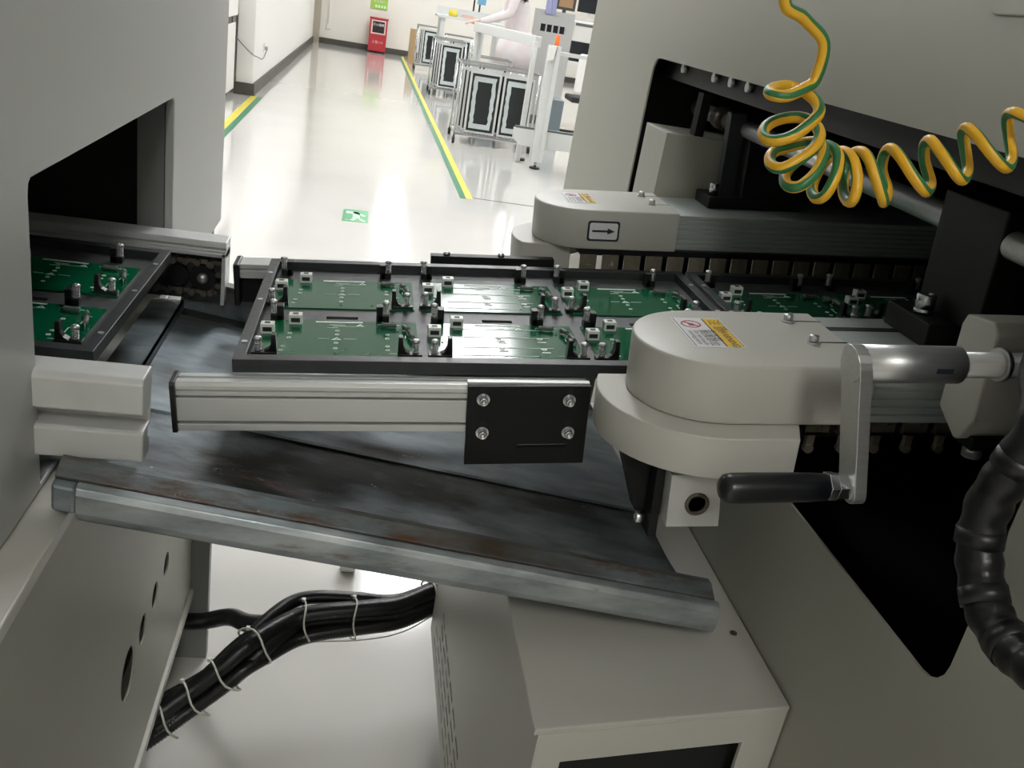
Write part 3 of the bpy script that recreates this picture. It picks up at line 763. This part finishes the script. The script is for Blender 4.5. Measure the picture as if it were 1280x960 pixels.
ch = [(-.192,.046),(-.192,.124),(-.196,.134),(-.232,.139),(-.240,.130),(-.240,.052),(-.228,.030),(-.222,.028)]
part('housing', B().prism(ch, Yx, .645, .78), 'beige', gb, .002)
part('drain_plug', B().cyl((.668,-.222,.030),(.668,-.222,.010),.0085,16), 'steel', gb)
part('plug_boss', B().box((.655,-.236,.022),(.70,-.21,.034)), 'black', gb)

# ================================================================== COIL CORD, HOSE
def coil():
    lead = [(.47,.52,1.56),(.40,.50,1.46),(.28,.49,1.39),(.222,.49,1.33),(.207,.49,1.278),(.2205,.49,1.268),(.235,.49,1.258)]
    turns = [(0.2392,0.490,1.2473),(0.2360,0.490,1.2397),(0.2299,0.488,1.2339),(0.2212,0.486,1.2290),(0.2142,0.488,1.2280),(0.2143,0.496,1.2289),(0.2210,0.506,1.2311),(0.2315,0.512,1.2330),(0.2392,0.508,1.2318),(0.2444,0.500,1.2280),(0.2442,0.492,1.2232),(0.2395,0.488,1.2173),(0.2308,0.486,1.2094),(0.2217,0.488,1.2047),(0.2184,0.496,1.2049),(0.2218,0.506,1.2093),(0.2305,0.512,1.2140),(0.2424,0.514,1.2171),(0.2492,0.508,1.2163),(0.2510,0.498,1.2117),(0.2468,0.490,1.2052),(0.2383,0.486,1.1977),(0.2292,0.487,1.1909),(0.2262,0.496,1.1912),(0.2304,0.507,1.1959),(0.2406,0.513,1.1994),(0.2519,0.514,1.2039),(0.2564,0.505,1.2060),(0.2559,0.496,1.2014),(0.2503,0.488,1.1912),(0.2422,0.486,1.1827),(0.2379,0.493,1.1813),(0.2410,0.505,1.1855),(0.2504,0.513,1.1940),(0.2593,0.514,1.2019),(0.2636,0.508,1.2047),(0.2653,0.497,1.2013),(0.2631,0.489,1.1916),(0.2592,0.486,1.1808),(0.2575,0.492,1.1765),(0.2586,0.503,1.1796),(0.2639,0.512,1.1885),(0.2698,0.514,1.1990),(0.2737,0.508,1.2028),(0.2750,0.497,1.2002),(0.2772,0.490,1.1909),(0.2773,0.487,1.1818),(0.2781,0.492,1.1771),(0.2790,0.503,1.1798),(0.2805,0.512,1.1883),(0.2814,0.514,1.1994),(0.2835,0.508,1.2042),(0.2842,0.498,1.2026),(0.2887,0.490,1.1925),(0.2937,0.487,1.1840),(0.2993,0.492,1.1799),(0.3059,0.504,1.1857),(0.3033,0.512,1.1952),(0.3032,0.514,1.2049),(0.3027,0.508,1.2086),(0.3043,0.498,1.2054),(0.3109,0.490,1.1968),(0.3175,0.487,1.1909),(0.3245,0.493,1.1893),(0.3319,0.504,1.1931),(0.3288,0.512,1.2038),(0.3267,0.514,1.2127),(0.3252,0.508,1.2167),(0.3263,0.498,1.2128),(0.3307,0.490,1.2062),(0.3363,0.487,1.2008),(0.3445,0.493,1.1989),(0.3528,0.504,1.2036),(0.3519,0.512,1.2147),(0.3476,0.513,1.2233),(0.3457,0.508,1.2268),(0.3471,0.498,1.2236),(0.3528,0.490,1.2166),(0.3607,0.487,1.2109),(0.3698,0.493,1.2095),(0.3780,0.504,1.2146),(0.3770,0.512,1.2258),(0.3724,0.513,1.2356),(0.3705,0.508,1.2392),(0.3716,0.498,1.2386)]
    path = spline(lead+turns[1:]+[(.40,.490,1.232),(.44,.495,1.245),(.4695,.50,1.25)], 6)
    b = B(); b.tube(path, .0033, 12, mats=lambda k,i: 1 if k in (0,1,2,6,7) else 0, twist=.035)
    solo('coiled_ground_cord', 'yellow and green striped coiled ground cord hanging before right machine', 'cord', b, ['yellow','greenw'], (.47,.5,1.25))
coil()
hp = spline([(.62,.62,1.16),(.53,.57,1.125),(.472,.522,1.092),(.446,.476,1.060),(.440,.475,1.027),(.437,.480,.998),(.437,.476,.969),(.438,.463,.946),(.438,.443,.930),(.438,.420,.925),(.436,.395,.928),(.434,.360,.94),(.43,.30,.95),(.43,.22,.93),(.44,.10,.80)], 8)
hz = thing('corrugated_hose', 'thick black taped hose curving past the opening at right edge', 'hose', (.445,.47,.943))
part('hose_body', B().tube(hp, [.0150+.0008*sin(i*1.1) for i in range(len(hp))], 16), 'hose', hz)
for i in (30,46,58,70):
    p, q = hp[i], hp[i+1]; part('tape_wrap', B().cyl(p, p+(q-p).normalized()*.012, .0161, 18), 'black_pl', hz)

# ================================================================== CABLES UNDER TRAY
def cables():
    ctr = [(.33,1.42,.24),(.222,1.40,.215),(.14,1.36,.20),(.073,1.345,.20),(.0,1.335,.20),(-.045,1.325,.195),(-.085,1.29,.19),(-.115,1.26,.18),(-.156,1.235,.145),(-.200,1.215,.112),(-.262,1.175,.085),(-.36,1.10,.075)]
    t = thing('cable_bundle', 'bundle of black corrugated cables tied with white ties under the tray', 'cable', (0,1.33,.2))
    cs = spline(ctr, 10)
    offs = [(0,0,.016,.017),(.018,.004,.0,.015),(-.017,.006,-.004,.016),(.002,-.016,-.016,.014),(-.004,.026,.016,.013)]
    for k,(dx,dy,dz,r) in enumerate(offs):
        path = [p+Vector((dx,dy,dz))*(1+.35*sin(i*.09+k)) for i,p in enumerate(cs)]
        path2 = []; 
        for i in range(len(path)-1):
            for s_ in range(3): path2.append(path[i].lerp(path[i+1], s_/3))
        rr = [r*(1 if i % 2 else .9) for i in range(len(path2))]
        part('cable', B().tube(path2, rr, 10), 'hose', t)
    part('cable', B().tube(spline([(-.05,1.33,.19),(-.12,1.34,.18),(-.16,1.38,.16),(-.22,1.42,.115),(-.32,1.43,.11)], 8), .016, 10), 'hose', t)
    for i in (12,32,45,66,78,88,96):
        p = cs[i]; d = (cs[i+1]-cs[i-1]).normalized(); a = d.cross(Vector((0,0,1))).normalized(); u = a.cross(d)
        rg = [p+d*.004*sin(k*.9)+(a*cos(2*pi*k/20)+u*sin(2*pi*k/20))*.038 for k in range(21)]
        o = part('cable_tie', B().tube(rg, .0018, 6), 'tie', t, label='white cable tie')
        part('tie_lock', B().box(tuple(rg[4]-Vector((.003,.003,.003))), tuple(rg[4]+Vector((.003,.003,.003)))), 'tie', o)
    part('loose_wire', B().tube(spline([(.215,1.38,.19),(.15,1.34,.175),(.08,1.32,.17),(0,1.31,.17),(-.05,1.30,.17)], 8), .0012, 6), 'tie', t, label='thin white wire')
cables()
b = B(); b.cyl((.035,1.77,.022),(.07,1.77,.022),.022,20); b.box((.035,1.75,.03),(.07,1.79,.10))
solo('floor_caster', 'small white caster on the floor below the tray', 'caster', b, 'white', (.05,1.83,0), bev=.003)

# ================================================================== BACKGROUND HALL
# evacuation floor marker
fm = thing('floor_marker', 'green evacuation arrow sticker lying on the white floor', 'floor sign', (-.013,5.21,0))
part('marker_base', B().prism([(-.088,5.07),(.056,5.085),(.058,5.375),(-.088,5.36)], lambda u,v,t:(u,v,t), .0, .0012), 'sign_g', fm)
b = B(); z=.0013
b.box((-.07,5.26,z),(.0,5.31,z+.0008)); b.box((-.03,5.15,z),(.01,5.31,z+.0008)); b.prism([(.0,5.30),(.045,5.24),(.03,5.22),(-.005,5.25)], lambda u,v,t:(u,v,t), z, z+.0008); b.prism([(-.03,5.16),(-.045,5.10),(-.02,5.10),(-.005,5.15),(.03,5.10),(.045,5.11),(.01,5.17)], lambda u,v,t:(u,v,t), z, z+.0008)
part('running_figure', b, 'sign_lt', fm)
text_obj('lettering', '安全出口', .03, 'sign_lt', fm, Matrix.Translation(Vector((0,-.112,.002))))
# fire extinguisher box
fx = thing('fire_extinguisher_box', 'red fire extinguisher box standing against the far wall', 'extinguisher box', (.05,18.5,0))
xa, xb, ya = -.125, .205, 18.46
part('cabinet', B().box((xa,ya,.03),(xb,18.70,.60)), 'red', fx, .005)
part('lid', B().box((xa-.01,ya-.01,.60),(xb+.01,18.71,.625)), 'red', fx, .004)
wf = B().plate([(xa+.03,.335),(xb-.03,.335),(xb-.03,.585),(xa+.03,.585)], [[(xa+.055,.36),(xb-.055,.36),(xb-.055,.56),(xa+.055,.56)]], lambda u,v,t:(u,t,v), ya-.012, ya)
part('window_frame', wf, 'pinkw', fx)
part('window_pane', B().box((xa+.055,ya-.008,.36),(xb-.055,ya-.001,.56)), 'dark_win', fx)
XZ = Matrix.Rotation(radians(90),4,'X')
text_obj('lettering', '灭火器箱', .052, 'paper', fx, Matrix.Translation(Vector((-.01,-.052,.50))) @ XZ)
text_obj('lettering', '火警119', .06, 'pinkw', fx, Matrix.Translation(Vector((-.01,-.045,.19))) @ XZ)
b = B()
for x in (xa+.03,xb-.03): b.box((x-.02,ya+.02,0),(x+.02,ya+.2,.03))
part('foot', b, 'rubber', fx)
# wall sign
ws = thing('exit_sign', 'lime green exit sign on the far wall above the red box', 'sign', (.012,18.8,.9))
part('sign_board', B().box((-.146,18.785,.765),(.172,18.799,1.0)), 'lime', ws)
b = B()
for k in range(4): b.box((-.06+.055*k,18.781,.79),(-.02+.055*k,18.784,.84))
part('sign_band', b, 'sign_lt', ws)
text_obj('lettering', '安全出口', .055, 'paper', ws, Matrix.Translation(Vector((0,-.020,-.0))) @ XZ)
# conduit + socket on far wall
cd = thing('wall_conduit', 'white cable conduit running down the far wall to a socket', 'conduit', (-.89,18.8,.3))
part('conduit_strip', B().box((-.905,18.78,.36),(-.875,18.799,2.7)), 'wall', cd)
part('socket_box', B().box((-.93,18.77,.27),(-.84,18.799,.36)), 'white', cd, .004)
# socket and cable on left wall corner
sk = thing('wall_socket', 'white wall socket with grey lead on the left white wall', 'socket', (-1.16,10.6,.4))
part('socket_plate', B().box((-1.159,10.55,.36),(-1.15,10.66,.45)), 'white', sk, .003)
part('plug', B().cyl((-1.15,10.6,.40),(-1.12,10.6,.40),.02,12), 'trimg', sk)
part('lead', B().tube(spline([(-1.125,10.6,.40),(-1.13,10.3,.32),(-1.14,9.9,.36),(-1.2,9.7,.42),(-1.40,9.68,.60)], 8), .006, 6), 'jamb', sk)
# white machine left
wm = thing('white_cabinet', 'white floor standing cabinet with dark display next to left wall', 'cabinet', (-1.55,9.2,0))
part('body', B().box((-1.9,8.6,.06),(-1.32,9.6,.68)), 'white', wm, .01)
part('top_unit', B().box((-1.88,8.62,.74),(-1.30,9.58,1.2)), 'white', wm, .01)
part('display_band', B().box((-1.9,8.6,.68),(-1.318,9.6,.74)), 'bboard', wm)
part('display', B().box((-1.318,9.3,.69),(-1.31,9.5,.735)), 'screen', wm)
for (x,y) in ((-1.85,8.7),(-1.4,8.7),(-1.85,9.5),(-1.4,9.5)): part('foot', B().cyl((x,y,0),(x,y,.06),.03,12), 'rubber', wm)

# ---- carts with stencil frames
def stencil(w_, h_):
    t = thing('stencil_frame', 'x', 'stencil frame', (0,0,0))
    xz = lambda u,v,tt: (u,tt,v)
    part('rim', B().plate([(0,0),(w_,0),(w_,h_),(0,h_)], [[(.018,.018),(w_-.018,.018),(w_-.018,h_-.018),(.018,h_-.018)]], xz, 0, .025), 'alu_w', t)
    part('sheet', B().box((.018,.012,.018),(w_-.018,.014,h_-.018)), 'sten_c', t)
    a = []
    for side in range(2):
        pts = []
    m = .042; n = 12
    def jag(): return random.uniform(-.006,.006)
    outer = [(m+jag(), m+(h_-2*m)*i/n) for i in range(n+1)]+[(w_-m+jag(), h_-m-(h_-2*m)*i/n) for i in range(n+1)]
    m2 = m+.034
    inner = [(m2+jag(), m2+.01+(h_-2*m2-.02)*i/n) for i in range(n+1)]+[(w_-m2+jag(), h_-m2-.01-(h_-2*m2-.02)*i/n) for i in range(n+1)]
    part('mesh_border', B().plate(outer,[inner],xz,.006,.0118), 'sten_b', t)
    return t
SF = stencil(.285,.545)
sf_used = False
def cart(x0, y0, cols, rows, name, pos):
    global sf_used
    t = thing('trolley', '%s wire trolley carrying upright stencil frames %s' % (name,pos), 'trolley', (x0+.3,y0+.2,0))
    W_ = .31*cols+.09; D_ = .12*rows+.05
    b = B()
    for (xx,yy) in ((x0,y0),(x0+W_,y0),(x0,y0+D_),(x0+W_,y0+D_)):
        part('post', B().cyl((xx,yy,.06),(xx,yy,.70),.009,8), 'steel_b', t)
        cw = B(); cw.cyl((xx-.012,yy,.03),(xx+.012,yy,.03),.03,12); part('caster', cw, 'rubber', t)
    k = int(W_/.035)
    for z, nm in ((.09,'lower_grid'),(.70,'top_rack')):
        sb = B()
        sb.bar((x0,y0,z),(x0+W_,y0,z),.014,.014); sb.bar((x0,y0+D_,z),(x0+W_,y0+D_,z),.014,.014); sb.bar((x0,y0,z),(x0,y0+D_,z),.014,.014); sb.bar((x0+W_,y0,z),(x0+W_,y0+D_,z),.014,.014)
        if z < .5:
            for i in range(1,k): sb.cyl((x0+W_*i/k,y0,.097),(x0+W_*i/k,y0+D_,.097),.003,6)
        else:
            for i in range(1,rows+1): sb.cyl((x0,y0+D_*i/(rows+1),.70),(x0+W_,y0+D_*i/(rows+1),.70),.003,6)
        part(nm, sb, 'wire', t)['kind'] = 'stuff'
    part('bottom_pan', B().box((x0+.01,y0+.01,.075),(x0+W_-.01,y0+D_-.01,.086)), 'alu_w', t)
    words = ['front','second','third','fourth','rearmost']
    for c in range(cols):
        for r_ in range(rows):
            p = (x0+.088+.31*c-.024*r_, y0+.04+.12*r_, .106)
            lb = 'upright dark stencil frame, %s %son the %s trolley' % (words[r_], ['of the left stack ','of the right stack '][c] if cols > 1 else '', name)
            if not sf_used: sf_used = True; SF.location = p; SF['label'] = lb; SF['group'] = 'stencil frames on trolleys'; SF['category'] = 'stencil frame'
            else: dup(SF, None, lb, loc=p)
cart(.79,8.55,2,4,'nearest','beside the tape line')
cart(.76,12.45,1,4,'middle','beside the tape line')
cart(.68,16.0,1,3,'farthest','near the far wall')
cart(1.03,9.95,1,2,'short rear','behind the white frame')
cart(1.02,14.2,1,2,'far rear','below the grey table')

# ---- white frame stand
def frame_stand():
    t = thing('frame_stand', 'white aluminium extrusion stand with tall posts beside the nearest trolley', 'stand', (1.1,7.9,0))
    def post(x, y, z0, z1, w_=.085):
        pr = B(); pr.prism([(x-w_/2,y-w_/2),(x-.012,y-w_/2),(x-.012,y-w_/2+.01),(x+.012,y-w_/2+.01),(x+.012,y-w_/2),(x+w_/2,y-w_/2),(x+w_/2,y-.012),(x+w_/2-.01,y-.012),(x+w_/2-.01,y+.012),(x+w_/2,y+.012),(x+w_/2,y+w_/2),(x-w_/2,y+w_/2)], lambda u,v,tt:(u,v,tt), z0, z1)
        return part('post', pr, 'alu_w', t)
    post(1.44,7.75,.06,1.0,.095); post(.985,9.35,.06,.99,.075); post(2.3,7.9,.06,1.0,.08)
    part('foot', B().cyl((1.44,7.75,0),(1.44,7.75,.015),.045,16), 'rubber', t)
    part('foot', B().cyl((1.36,8.1,0),(1.36,8.1,.02),.045,16), 'rubber', t)
    part('foot_stem', B().cyl((1.44,7.75,.015),(1.44,7.75,.06),.012,10), 'steel_b', t)
    b = B(); b.bar((.95,9.36,1.0),(1.34,8.0,1.0),.06,.085,(0,0,1)); b.box((1.30,7.96,.0),(1.34,8.02,1.0)); part('top_beam', b, 'alu_w', t, .004)
    pl = B(); pl.prism([(1.22,.225),(1.22,.31),(2.3,.31),(2.3,.17),(1.29,.17)], lambda u,v,tt:(u,tt,v), 7.79, 7.84); part('lower_beam', pl, 'alu_w', t, .003)
    part('beam_rail', B().box((1.23,7.79,.312),(2.3,7.83,.328)), 'res', t)
    part('gusset', B().prism([(1.385,.99),(1.44,1.005),(1.43,.90),(1.385,.88)], lambda u,v,tt:(u,tt,v), 7.66, 7.70), 'white', t)
    part('cross_rail', B().box((1.45,7.78,.93),(2.3,7.82,.96)), 'alu_w', t)
frame_stand()
so = solo('orange_tag', 'orange signal light on the white frame stand', 'lamp', B().cyl((1.50,8.0,.96),(1.50,8.0,1.08),.02,12), 'orange', (1.50,8.0,.96))

# ---- grey table with posts
tb = thing('work_table', 'pale grey work table behind the trolleys', 'table', (1.1,13.2,0))
part('tabletop', B().box((.78,12.95,.95),(1.7,13.6,.98)), 'alu_w', tb)
part('back_board', B().box((.80,13.56,.98),(1.7,13.6,1.08)), 'alu_w', tb)
for x in (.86,1.64):
    part('leg', B().box((x-.03,13.0,0),(x+.03,13.06,.95)), 'alu_w', tb); part('leg', B().box((x-.03,13.5,0),(x+.03,13.56,.95)), 'alu_w', tb)
for x in (1.30,1.38): part('upright', B().cyl((x,13.58,1.08),(x,13.58,2.2),.012,8), 'rubber', tb)
solo('yellow_tape_roll', 'yellow round tape roll on the grey table', 'tape roll', B().cyl((.99,13.1,.98),(.99,13.1,1.06),.06,20), 'y_tape', (.99,13.1,.98))
b = B(); b.box((1.12,13.05,.98),(1.28,13.2,1.02)); b.box((1.12,13.04,1.02),(1.26,13.1,1.03))
solo('parts_tray', 'pale tray of small parts on the grey table', 'tray', b, 'pinkw', (1.2,13.1,.98))
solo('cardboard_box', 'brown cardboard sheet standing by the farthest trolley', 'cardboard', B().box((.60,17.2,0),(.72,17.4,.58)), 'cardb', (.66,17.3,0))

# ---- person
def person(px, py):
    t = thing('person', 'person in pale smock standing behind the white stand, bending over the table', 'person', (px,py,0))
    def skin(name, pts, edges, mat, sub=2):
        me = bpy.data.meshes.new(name); me.from_pydata([p[:3] for p in pts], edges, []); 
        o = bpy.data.objects.new(name, me); COL.objects.link(o); o.parent = t
        sk = o.modifiers.new('skin','SKIN'); sk.use_smooth_shade = True
        for v,p in zip(me.skin_vertices[0].data, pts): v.radius = (p[3], p[4] if len(p) > 4 else p[3])
        me.skin_vertices[0].data[0].use_root = True
        ss = o.modifiers.new('sub','SUBSURF'); ss.levels = ss.render_levels = sub
        me.materials.append(M[mat]); return o
    # faces -x / towards table at left, slight lean
    body = [(0,0,.92,.14,.17),(-.02,0,1.08,.12,.15),(-.05,0,1.26,.13,.17),(-.09,0,1.40,.10,.15),(-.11,0,1.47,.055),(-.14,0,1.54,.05),
            (-.09,.19,1.38,.065),(-.12,.25,1.14,.052),(-.33,.16,1.05,.040),(-.41,.13,1.03,.028),
            (-.09,-.19,1.38,.065),(-.14,-.25,1.15,.052),(-.36,-.18,1.06,.040),(-.44,-.14,1.03,.028),
            (.01,.10,.80,.10),(.0,.11,.48,.075),(.02,.11,.10,.05),(-.13,.11,.05,.045),
            (.01,-.10,.80,.10),(-.02,-.11,.48,.075),(.0,-.11,.10,.05),(-.15,-.11,.05,.045)]
    ed = [(0,1),(1,2),(2,3),(3,4),(4,5),(3,6),(6,7),(7,8),(8,9),(3,10),(10,11),(11,12),(12,13),(0,14),(14,15),(15,16),(16,17),(0,18),(18,19),(19,20),(20,21)]
    bo = skin('body', body, ed, 'coat')
    sm = B(); sm.lathe([(.16,1.0),(.20,.85),(.235,.62),(.228,.62),(.15,1.0)], (0,0,0), (0,0,1), 24); part('smock_skirt', B_shift(sm,px,py), 'coat', t)
    head = [(-.155,0,1.58,.06),(-.165,0,1.66,.085,.075),(-.16,0,1.73,.075)]
    skin('head', head, [(0,1),(1,2)], 'skin')
    hd = B(); hd.lathe([(.085,1.60),(.105,1.68),(.10,1.75),(.06,1.80),(.001,1.81)], (-.14,0,0), (0,0,1), 20); part('hood', B_shift(hd,px,py), 'coat', t)
    nz = B(); nz.lathe([(.012,0),(.008,.02),(.001,.026)], (-.235,0,1.66), (-1,0,-.2), 10); part('nose', B_shift(nz,px,py), 'skin', t)
    for s in (1,-1):
        ey = B(); ey.lathe([(.001,0),(.009,.002),(.009,.008),(.001,.01)], (-.238,.03*s,1.69), (-1,0,0), 10); part('eye', B_shift(ey,px,py), 'ink', t)
    mo = B(); mo.box((-.236,-.02,1.615),(-.228,.02,1.622)); part('mouth', B_shift(mo,px,py), 'lab_r', t)
    for s,(hx,hy,hz_) in ((1,(-.41,.13,1.03)),(-1,(-.44,-.14,1.03))):
        pts = [(hx,hy,hz_,.026),(hx-.05,hy-.01*s,hz_-.015,.026),(hx-.08,hy-.012*s,hz_-.02,.022)]; e = [(0,1),(1,2)]
        for f in range(4):
            yy = hy+(-.03+.02*f)*1.0; L_ = (.055,.068,.072,.06)[f]
            k = len(pts); pts += [(hx-.10,yy,hz_-.022,.009),(hx-.10-L_*.5,yy,hz_-.03,.0085),(hx-.10-L_*.8,yy,hz_-.05,.007)]; e += [(2,k),(k,k+1),(k+1,k+2)]
        k = len(pts); pts += [(hx-.06,hy-.04*s,hz_-.02,.010),(hx-.095,hy-.055*s,hz_-.03,.008)]; e += [(1,k),(k,k+1)]
        skin('hand', pts, e, 'skin', 1)
    return t
def B_shift(b, x, y):
    bmesh.ops.translate(b.bm, verts=b.bm.verts[:], vec=(x,y,0)); return b
person(1.53,10.62)

# ---- right hand desk units
dk = thing('pigeonhole_desk', 'beige workbench panel with a row of dark pigeonholes behind the white stand', 'desk', (2.0,11.0,0))
hs = [[(1.84+.075*k,1.03),(1.90+.075*k,1.03),(1.90+.075*k,1.11),(1.84+.075*k,1.11)] for k in range(4)]
part('front_panel', B().plate([(1.75,.1),(2.22,.1),(2.22,1.26),(1.75,1.26)], hs, lambda u,v,tt:(u,tt,v), 11.0, 11.03), 'beige2', dk)
part('hole_box', B().box((1.80,11.03,1.0),(2.2,11.25,1.14)), 'screen', dk)
part('desk_top', B().box((1.75,11.03,.72),(3.2,11.6,.76)), 'white', dk)
part('side_panel', B().box((1.75,11.03,0),(1.78,11.6,.72)), 'white', dk)
part('foot_rail', B().box((1.75,10.98,0),(2.22,11.6,.1)), 'res', dk)
mo = thing('framed_board', 'brown framed tan notice board hanging above the beige desk', 'board', (2.14,11.3,1.35))
part('frame', B().plate([(2.03,1.29),(2.26,1.29),(2.26,1.60),(2.03,1.60)], [[(2.06,1.32),(2.23,1.32),(2.23,1.57),(2.06,1.57)]], lambda u,v,tt:(u,tt,v), 11.28, 11.31), 'bboard', mo)
part('picture', B().box((2.06,11.29,1.32),(2.23,11.30,1.57)), 'wood', mo)
part('stand_post', B().box((2.12,11.31,.76),(2.16,11.34,1.45)), 'bboard', mo)
mn = thing('monitor', 'dark monitor standing at the edge of the right machine in the background', 'monitor', (2.42,11.3,.76))
part('screen', B().box((2.29,11.28,1.30),(2.62,11.32,1.56)), 'screen', mn, .006)
part('stand', B().box((2.43,11.31,.80),(2.48,11.34,1.35)), 'white', mn); part('stand_base', B().box((2.34,11.2,.76),(2.56,11.45,.80)), 'rubber', mn)
pt = thing('printer', 'white desktop printer beside the dark monitor', 'printer', (2.35,11.15,.76))
part('body', B().box((2.22,11.04,.98),(2.50,11.25,1.20)), 'white', pt, .01); part('paper_slot', B().box((2.25,11.035,1.15),(2.48,11.04,1.18)), 'res', pt); part('riser', B().box((2.24,11.06,.76),(2.48,11.24,.98)), 'screen', pt)
g = B(); g.prism([(1.86,10.995)]+[(1.86+.12*i/12, 10.965+.008*math.sin(i*1.9)) for i in range(13)]+[(1.98,10.995)], lambda u,v,t:(u+(1.45-t)*.02,v,t), 1.22, 1.45)
solo('lilac_garment', 'lilac folded garment hanging over the beige desk panel', 'garment', g, 'blue_c', (1.92,10.98,1.22), bev=.003)
solo('blue_box', 'light blue plastic box on the grey table behind the person', 'box', B().box((1.32,13.2,1.18),(1.42,13.35,1.35)), 'blue2', (1.37,13.27,1.18))
b = B(); b.prism([(1.80,.10),(1.94,.06),(1.95,.44),(1.82,.48)], lambda u,v,tt:(u,tt,v), 9.45, 9.7)
bn = thing('waste_bin', 'slate grey plastic bin on a wheeled base behind the white stand', 'bin', (1.87,9.57,0))
part('bin_body', B().box((1.79,9.45,.06),(1.95,9.70,.44)), 'grey_bin', bn, .01); bb = B(); [bb.cyl((1.82+.1*i,9.5,.03),(1.84+.1*i,9.5,.03),.03,10) for i in range(2)]; [bb.cyl((1.82+.1*i,9.66,.03),(1.84+.1*i,9.66,.03),.03,10) for i in range(2)]
part('wheels', bb, 'rubber', bn)
ch_ = thing('desk_chair', 'white backed desk chair partly hidden by the right machine', 'chair', (2.35,9.9,0))
part('backrest', B().box((2.1,9.80,.50),(2.55,9.85,.90)), 'white', ch_, .03); part('seat', B().box((2.1,9.85,.40),(2.55,10.25,.46)), 'rubber', ch_, .02)
part('column', B().cyl((2.32,10.05,.08),(2.32,10.05,.40),.03,12), 'steel_b', ch_)
b = B(); 
for k in range(5): a = 2*pi*k/5; b.bar((2.32,10.05,.08),(2.32+.26*cos(a),10.05+.26*sin(a),.06),.04,.03); b.cyl((2.32+.25*cos(a),10.04+.25*sin(a),.028),(2.32+.25*cos(a),10.07+.25*sin(a),.028),.028,10)
part('star_base', b, 'rubber', ch_)

for o in bpy.data.objects:
    if '_b' in o: del o['_b']
